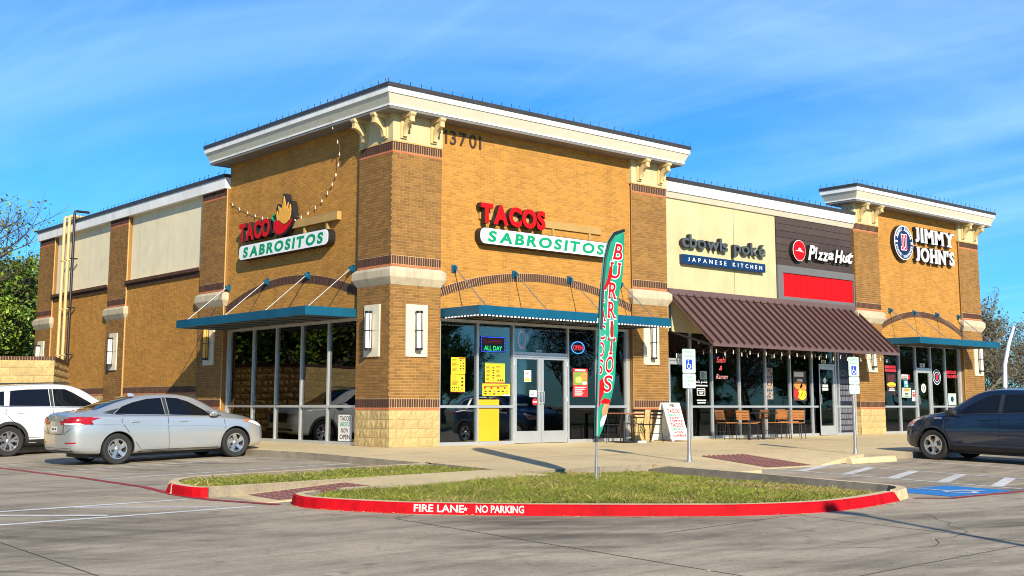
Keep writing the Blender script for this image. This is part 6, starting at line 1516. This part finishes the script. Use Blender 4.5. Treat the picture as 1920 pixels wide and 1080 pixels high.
# --- SUVs
def suv_detail(rimcol, win, lamps, paint, H):
    def f(T, patch, ribbon, cast):
        for s in (-1, 1):
            for nm, poly in win['side']: patch(nm, poly, 'y', s, M_cglass)
            for pl, w in win['pillars']: ribbon('pillar_trim', pl, 'y', s, M_plastic, w, .0045)
            ribbon('window_trim', win['trim'], 'y', s, M_chrome if paint is M_pearl else M_plastic, .018)
            for pl in win['seams']: ribbon('door_seam', pl, 'y', s, M_plastic if paint is not M_pblue else M_black, .011)
            for ax in (win['ra'], win['fa']): ribbon('arch_trim', [(ax+(win['wr']+.075)*math.cos(R(a)), win['wr']+(win['wr']+.075)*math.sin(R(a))) for a in range(-14, 195, 7)], 'y', s, M_plastic, win.get('archw', .06), .012)
            patch('sill_trim', win['sill'], 'y', s, M_plastic, .012)
            mirror_part(T, win['mir'][0], s*win['mir'][1], win['mir'][2], s, paint if paint is M_pearl else M_plastic, 1.2)
            for hx, hz_ in win['handles']: handle_part(T, hx, hz_, s, cast, paint)
            for nm, poly, mm in lamps['side']: patch(nm, poly, 'y', s, mm, .013, .035)
            for nm, poly, mm in lamps['front']: patch(nm, [(s*a, b) for a, b in poly], 'x', 1, mm, .006, .06)
            for nm, poly, mm in lamps['rear']: patch(nm, [(s*a, b) for a, b in poly], 'x', -1, mm, .006, .06)
            for pl, w, mm in win.get('extra', []): ribbon('crease', pl, 'y', s, mm, w, .008)
            q = MB(); q.tube([(win['rail'][0], s*win['rail'][2], win['rail'][3]-.035), (win['rail'][0]+.08, s*win['rail'][2], win['rail'][3]), (win['rail'][1]-.08, s*win['rail'][2], win['rail'][3]), (win['rail'][1], s*win['rail'][2], win['rail'][3]-.04)], .016, 8)
            if win.get('rails', True): q.build('roof_rail', M_plastic, T, smooth=True)
        patch('windscreen', win['ws'], 'z', 1, M_cglass); patch('rear_window', win['rw'], 'x', -1, M_cglass)
        patch('grille', win['grille'], 'x', 1, M_black, .008, .1); patch('bumper_trim', win['bump'], 'x', 1, M_plastic, .008, .1)
        patch('licence_plate', [(-.16, .78), (.16, .78), (.16, .88), (-.16, .88)], 'x', -1, M_letw, .012, .2)
    return f
WX, WY = -4.2, 8.75
W_win = dict(ra=-1.353, fa=1.353, wr=.36, side=[('window', [(-1.35, 1.20), (-.36, 1.165), (-.37, 1.585), (-.9, 1.585), (-1.28, 1.56)]), ('window', [(-.26, 1.16), (.80, 1.115), (.62, 1.25), (.25, 1.48), (.05, 1.575), (-.26, 1.585)]), ('quarter_light', [(-2.02, 1.25), (-1.47, 1.205), (-1.42, 1.55), (-1.75, 1.535), (-2.0, 1.42)])],
    pillars=[([(-.31, 1.165), (-.315, 1.585)], .075), ([(.84, 1.11), (1.0, 1.10)], .03)], trim=[(1.0, 1.095), (.3, 1.12), (-.5, 1.15), (-1.4, 1.185), (-2.05, 1.235)],
    seams=[[(-.31, 1.15), (-.30, .7), (-.28, .42)], [(1.02, 1.09), (1.06, .8), (.98, .45)], [(-1.40, 1.19), (-1.45, 1.02), (-1.18, .75), (-1.0, .45)], [(-1.0, .43), (.98, .42)]], sill=[(-.95, .24), (.95, .24), (.95, .385), (-.95, .385)], mir=(.80, .90, 1.16), handles=[(-1.08, 1.035), (.12, 1.01)],
    rail=(-1.9, .2, .60, 1.735), ws=[(.35, -.56), (1.15, -.66), (1.22, 0), (1.15, .66), (.35, .56), (.40, 0)], rw=[(-.58, 1.22), (.58, 1.22), (.50, 1.56), (-.50, 1.56)], grille=[(-.5, .62), (.5, .62), (.55, .88), (-.55, .88)], bump=[(-.7, .28), (.7, .28), (.7, .45), (-.7, .45)], extra=[([(-1.9, .98), (-.6, .955), (.9, .93)], .03, M_pearl)], archw=.075)
make_car(dict(name='parked_car', label='white SUV with black wheel arches and two tone wheels behind saloon', loc=(WX, WY, gz(WX, WY)+LOT), rz=R(.8), pitch=R(-1.7), paint=M_pearl, x0=-2.34, x1=2.37, ra=-1.353, fa=1.353, wr=.36, tw=.80, ww=.235, wheel='blade', gap=.06,
    detail=suv_detail(0, W_win, dict(side=[('tail_lamp', [(-2.33, 1.02), (-2.33, 1.16), (-2.0, 1.13), (-1.95, 1.08)], M_tail), ('head_lamp', [(1.75, .92), (2.1, .93), (2.3, .90), (2.3, .86), (1.95, .87)], M_lens)], front=[('head_lamp', [(.45, .88), (.9, .93), (.9, .85), (.5, .84)], M_lens), ('fog_lamp', [(.6, .55), (.85, .6), (.85, .78), (.62, .74)], M_lens)], rear=[('tail_lamp', [(.35, 1.06), (.9, 1.02), (.9, 1.16), (.35, 1.12)], M_tail)]), M_pearl, 1.745),
    top=[(-2.34, 1.0), (-2.28, 1.30), (-2.15, 1.56), (-1.9, 1.665), (-1.2, 1.715), (-.4, 1.735), (.1, 1.71), (.45, 1.615), (.85, 1.37), (1.18, 1.175), (1.6, 1.13), (2.05, 1.06), (2.28, .96), (2.37, .80)],
    belt=[(-2.34, .95), (-2.2, 1.16), (-1.5, 1.17), (-.5, 1.13), (.6, 1.09), (1.2, 1.065), (1.7, 1.04), (2.1, .97), (2.37, .74)],
    bot=[(-2.34, .42), (-2.1, .30), (-1, .235), (1, .235), (2.0, .26), (2.37, .36)],
    hw=[(-2.34, .68), (-2.26, .82), (-2.0, .905), (-1.4, .93), (1.2, .93), (1.8, .915), (2.1, .86), (2.28, .72), (2.37, .56)],
    hr=[(-2.34, .54), (-2.2, .60), (-1.8, .64), (0, .645), (.45, .63), (.9, .69), (1.25, .76), (1.8, .76), (2.2, .62), (2.37, .45)]))
BX, BY = 11.25, -8.45
B_win = dict(ra=-1.345, fa=1.345, wr=.345, side=[('window', [(-1.30, 1.18), (-.34, 1.13), (-.35, 1.53), (-.85, 1.54), (-1.22, 1.52)]), ('window', [(-.22, 1.125), (.78, 1.06), (.60, 1.20), (.22, 1.42), (0, 1.505), (-.22, 1.525)]), ('quarter_light', [(-1.85, 1.24), (-1.42, 1.19), (-1.35, 1.50), (-1.7, 1.46)]), ('quarter_light', [(.82, 1.06), (1.05, 1.05), (.70, 1.18)])],
    pillars=[([(-.28, 1.13), (-.285, 1.53)], .085)], trim=[(1.1, 1.035), (.3, 1.085), (-.5, 1.115), (-1.4, 1.165), (-1.9, 1.215)],
    seams=[[(-.28, 1.11), (-.27, .7), (-.25, .40)], [(1.02, 1.04), (1.04, .75), (.93, .42)], [(-1.36, 1.17), (-1.42, 1.0), (-1.15, .7), (-.98, .43)], [(-.98, .41), (.93, .40)]], sill=[(-.95, .23), (.93, .23), (.93, .35), (-.95, .35)], mir=(.80, .90, 1.10), handles=[(-1.05, .985), (.06, .965)],
    rail=(-1.7, .2, .6, 1.68), rails=False, ws=[(.32, -.55), (1.12, -.64), (1.22, 0), (1.12, .64), (.32, .55), (.38, 0)], rw=[(-.55, 1.2), (.55, 1.2), (.48, 1.5), (-.48, 1.5)], grille=[(-.52, .60), (.52, .60), (.60, .86), (-.60, .86)], bump=[(-.7, .26), (.7, .26), (.72, .50), (-.72, .50)], extra=[([(-1.2, .47), (0, .455), (.9, .44)], .03, M_pblue), ([(1.10, .965), (1.30, .955)], .035, M_chrome)], archw=.045)
make_car(dict(name='parked_car', label='dark blue SUV with silver wheels parked facing the end shop', loc=(BX, BY, gz(BX, BY)+LOT), rz=R(90), pitch=R(-1.3), paint=M_pblue, x0=-2.30, x1=2.22, ra=-1.345, fa=1.345, wr=.345, tw=.79, ww=.23, wheel='star', gap=.05,
    detail=suv_detail(0, B_win, dict(side=[('tail_lamp', [(-2.28, 1.0), (-2.28, 1.15), (-1.95, 1.12), (-1.9, 1.06)], M_tail), ('head_lamp', [(1.62, .945), (1.9, .90), (2.12, .83), (2.12, .74), (1.9, .80)], M_lens), ('side_marker', [(1.80, .885), (1.95, .86), (1.90, .80), (1.78, .83)], M_amb)], front=[('head_lamp', [(.5, .78), (.86, .86), (.86, .76), (.55, .72)], M_lens), ('fog_lamp', [(.62, .46), (.76, .46), (.76, .54), (.62, .54)], M_lens)], rear=[('tail_lamp', [(.45, 1.02), (.88, 1.0), (.88, 1.15), (.45, 1.12)], M_tail)]), M_pblue, 1.684),
    top=[(-2.30, .98), (-2.24, 1.26), (-2.1, 1.47), (-1.8, 1.585), (-1.1, 1.655), (-.4, 1.675), (.05, 1.655), (.4, 1.565), (.8, 1.325), (1.15, 1.13), (1.5, 1.06), (1.85, .975), (2.08, .86), (2.22, .66)],
    belt=[(-2.30, .93), (-2.15, 1.13), (-1.4, 1.14), (-.5, 1.10), (.6, 1.04), (1.15, 1.01), (1.6, .95), (1.95, .85), (2.22, .60)],
    bot=[(-2.30, .42), (-2.1, .30), (-1, .225), (1, .225), (1.9, .25), (2.22, .36)],
    hw=[(-2.30, .66), (-2.22, .80), (-1.95, .89), (-1.4, .918), (1.2, .918), (1.7, .90), (1.98, .83), (2.14, .68), (2.22, .50)],
    hr=[(-2.30, .50), (-2.1, .58), (-1.7, .62), (0, .63), (.4, .615), (.85, .67), (1.2, .75), (1.7, .72), (2.05, .58), (2.22, .40)]))
# ------------------------------------------------------------------ trees, far things
M_bark = mat('bark', (.085, .065, .048), .95, var=.3, bump=.4, bscale=20); M_barkp = mat('bark_pale', (.20, .165, .125), .95, var=.3)
M_leaf = mat('leaf_green', (.085, .165, .014), .6, var=.4, scale=1.1, island=.5); M_leafy = mat('leaf_yellowgreen', (.21, .27, .02), .6, var=.35, scale=1.2, island=.5); M_leafd = mat('leaf_olive', (.085, .10, .035), .7, var=.35, scale=.6, island=.5)
def tree_meshes(seed, H, spread, leaves, leaf_size, trunk_r, mats, levels=4, droop=.0, low=.25, bark=None, upb=.25, nb=(3, 5)):
    rg = random.Random(seed); tr = MB(); lf = MB(); tips = []
    def grow(p, d, L, r, lv):
        n = 4; path = [p]; dd = d.copy()
        for i in range(n):
            dd = (dd+Vector((rg.gauss(0, .14), rg.gauss(0, .14), rg.gauss(0, .08)+upb*.12))).normalized(); p = p+dd*L/n; path.append(p)
        tr.tube(path, [r*(1-.55*i/n) for i in range(n+1)], 6 if lv < 2 else 4 if lv < 4 else 3, cap=False)
        if lv >= levels: tips.append((path[-1], path[-2])); return
        k = rg.randint(*nb)
        for i in range(k):
            a = 2*math.pi*(i+rg.random()*.6)/k; t = rg.uniform(low if lv == 0 else .35, 1.0); b = path[min(n, int(t*n+.5))]
            side = Vector((math.cos(a), math.sin(a), rg.uniform(-.1, .45)+upb)); nd = (dd*.45+side*spread).normalized(); grow(b, nd, L*rg.uniform(.52, .74), r*.52, lv+1)
        grow(path[-1], (dd+Vector((rg.gauss(0, .2), rg.gauss(0, .2), .2))).normalized(), L*.66, r*.5, lv+1)
        if lv >= levels-2: tips.append((path[-1], path[0]))
    grow(Vector((0, 0, 0)), Vector((rg.gauss(0, .05), rg.gauss(0, .05), 1)), H*.36, trunk_r, 0)
    per = max(1, leaves//max(1, len(tips)))
    for (a, b) in tips:
        R_ = (a-b).length*.7+.25
        dense = rg.random() < .8
        for _ in range(per if dense else per//4):
            t = rg.random()**.6; c = b.lerp(a, t)+Vector((rg.gauss(0, .42), rg.gauss(0, .42), rg.gauss(0, .36)))*R_
            s = leaf_size*rg.uniform(.6, 1.3); u = Vector((rg.gauss(0, 1), rg.gauss(0, 1), rg.gauss(0, .7))).normalized(); v = u.cross(Vector((rg.gauss(0, 1), rg.gauss(0, 1), rg.gauss(0, 1)))).normalized()
            lf.add([c-u*s, c+v*s*.5, c+u*s, c-v*s*.5], [(0, 1, 2, 3)], 0 if rg.random() < .62 else 1)
    return tr.mesh('trunk', [bark or M_bark], smooth=True, recalc=False), lf.mesh('crown', mats, recalc=False)
def plant(meshes, x, y, s, rz, label, group=None, sz=1., name='tree', z=None):
    T = thing(name, label, 'tree', (x, y, gz(x, y)+LOT if z is None else z), rz, group); T.scale = (s, s, s*sz)
    link('trunk', meshes[0], T); link('crown', meshes[1], T); return T
LUSH = tree_meshes(3, 9, .95, 52000, .075, .24, [M_leaf, M_leafy], low=.12); LUSH2 = tree_meshes(9, 8, 1.05, 46000, .072, .2, [M_leafy, M_leaf], low=.1)
SPARSE = tree_meshes(5, 9, .8, 5200, .06, .2, [M_leafy, M_leafd], levels=5, bark=M_bark)
M_leafb = mat('leaf_brown', (.13, .10, .045), .8, var=.35, scale=.8, island=.5)
BARE = tree_meshes(21, 7, .8, 2600, .075, .14, [M_leafb, M_leafd], levels=5, bark=M_barkp, low=.05, upb=.35)
BARE2 = tree_meshes(27, 6, .9, 3400, .075, .12, [M_leafb, M_leafd], levels=5, bark=M_barkp, low=.02, upb=.3)
plant(LUSH, .2, 31.5, 1.28, .4, 'dense green tree behind the block enclosure touching the wall'); plant(LUSH2, -3.6, 32.5, 1.25, 2.1, 'yellow green leafy tree behind the block enclosure'); plant(SPARSE, -.6, 35.5, 1.55, 1.2, 'tall half bare tree rising above the leafy trees'); plant(SPARSE, -5.2, 36, 1.5, 3.9, 'half bare tree farthest from the building corner')
plant(LUSH2, 3.5, 36, 1.2, 5, 'bushy green tree tucked behind the rear pilaster')
G_ = 'winter shrubs and trees beyond the far end of the mall'
for i, (x, y, s, me_, lab) in enumerate(((46, 15, .66, BARE, 'bare brown winter tree right behind the far pillar'), (50.5, 14.5, .74, BARE2, 'twiggy winter tree left of the white leaning pole'), (53.5, 14, .72, BARE, 'bare spreading tree behind the white leaning pole'), (58, 15.5, .78, BARE2, 'sparse green tinged tree right of the white pole'), (49, 20, .70, BARE2, 'low brown thicket tree behind the end pillar'), (66, 17, .6, BARE, 'small bare tree far out over the field'), (41.5, 13, .5, BARE2, 'low bare shrub beside the far end wall'))):
    plant(me_, x, y, s*1.75, i*1.3, lab, G_)
for i in range(16):
    plant(LUSH2 if i % 2 else LUSH, 95+i*9+random.uniform(-3, 3), 42+i*2.2+random.uniform(-8, 8), random.uniform(.5, .7), i, 'distant green tree of the far tree line beyond the field', 'far tree line')
G_ = 'trees across the street from the shops'
for i in range(24):
    x = -62+i*9.2+random.uniform(-2.5, 2.5); y = -66+random.uniform(-7, 5); plant((SPARSE, LUSH2, BARE)[i % 3], x, y, random.uniform(1.5, 2.3), i*1.7, 'street side tree across the road facing the shops', G_)
for i in range(6): plant((LUSH, SPARSE)[i % 2], -40-random.uniform(0, 8), 0+i*9, random.uniform(1.5, 2.0), i, 'tree along the west side of the parking lot', 'trees along the west side of the lot')
for i, (x, y) in enumerate(((-13, 26), (-19, 31), (-9.5, 33), (-16, 38), (-25, 36))): plant((LUSH, LUSH2)[i % 2], x, y, random.uniform(1.5, 1.9), i, 'tree along the west side of the parking lot', 'trees along the west side of the lot')
# white leaning pole with net cable
T = thing('net_pole', 'tall white bent pole with slack cables beyond the far pillar', 'pole', (45.18, 8.5, LOT))
q = MB(); q.tube([(0, 0, 0), (0, 0, 2.1), (.02, -.05, 3.2), (.06, -.3, 4.3), (.10, -.62, 5.20)], [.13, .12, .11, .10, .075], 10); q.build('mast', mat('pole_white', (.80, .80, .80), .5), T, smooth=True)
q = MB(); q.tube([Vector((.1, -.6, 5.15))+Vector((.25, -.9, -.8))*t+Vector((0, 0, -.6*t*(1-t))) for t in (0, .25, .5, .75, 1, 1.5, 2.5)], .02, 5); q.build('cable', M_navy, T)
q = MB(); q.tube([(.12, -.75, 5.0), (.13, -.78, 3.9)], .02, 5); q.build('rope', M_navy, T)
for (x, y) in ((43.6, 9.2), (46.6, 8.0)):
    T = thing('stake', 'pale leaning tree stake near the black fence', 'stake', (x, y, LOT), 0, 'pale tree stakes'); q = MB(); q.tube([(0, 0, 0), (.25, -.25, 2.35)], .05, 6); q.build('shaft', M_barkp, T)
# black rail fence
T = thing('rail_fence', 'black metal rail fence beyond the far end of mall', 'fence', (36, 13.2, LOT))
fd = Vector((.756, -.655, 0))
for z in (.35, 1.95): q = MB(); q.bar(fd*-6+Vector((0, 0, z)), fd*22+Vector((0, 0, z)), .05); q.build('rail', M_black, T)
for k in range(-3, 12): q = MB(); q.bar(fd*(k*2)+Vector((0, 0, 0)), fd*(k*2)+Vector((0, 0, 2.1)), .07); q.build('post', M_black, T)
q = MB()
for k in range(-45, 165): q.bar(fd*(k*.13)+Vector((0, 0, .35)), fd*(k*.13)+Vector((0, 0, 1.95)), .018)
q.build('pickets', M_black, T, kind='stuff', recalc=False)
# far houses beyond the field
for i, (x, y) in enumerate(((118, 30), (140, 34))):
    T = thing('house', ('low grey roofed house far beyond the field', 'pale low house farthest beyond the field')[i], 'house', (x, y, LOT), R(20))
    boxpart('wall', M_cream, T, -7, 7, -4, 4, 0, 2.8); q = MB(); q.prism([(-4.6, 2.7), (4.6, 2.7), (0, 5.0)], -7.5, 7.5, Fr((0, 0, 0), (0, 1, 0), (1, 0, 0))); q.build('roof', M_greypanel, T)
# lot light standing out of frame, throwing the thin shadow over the lane
T = thing('lot_light', 'tall slim steel parking lot light standing alone in the lane', 'lamp', gpos(-5.69, -23.3, LOT))
q = MB(); q.tube([(0, 0, 0), (0, 0, 5.9)], [.075, .055], 10); q.build('post', M_steel, T, smooth=True); boxpart('lamp_head', M_black, T, -.12, .12, -.1, .5, 5.9, 6.0); q = MB(); q.cyl((0, 0, 0), .22, .5, 14); q.build('footing', M_kerb, T)
# dark pickup-like cars across the lane, seen only as reflections
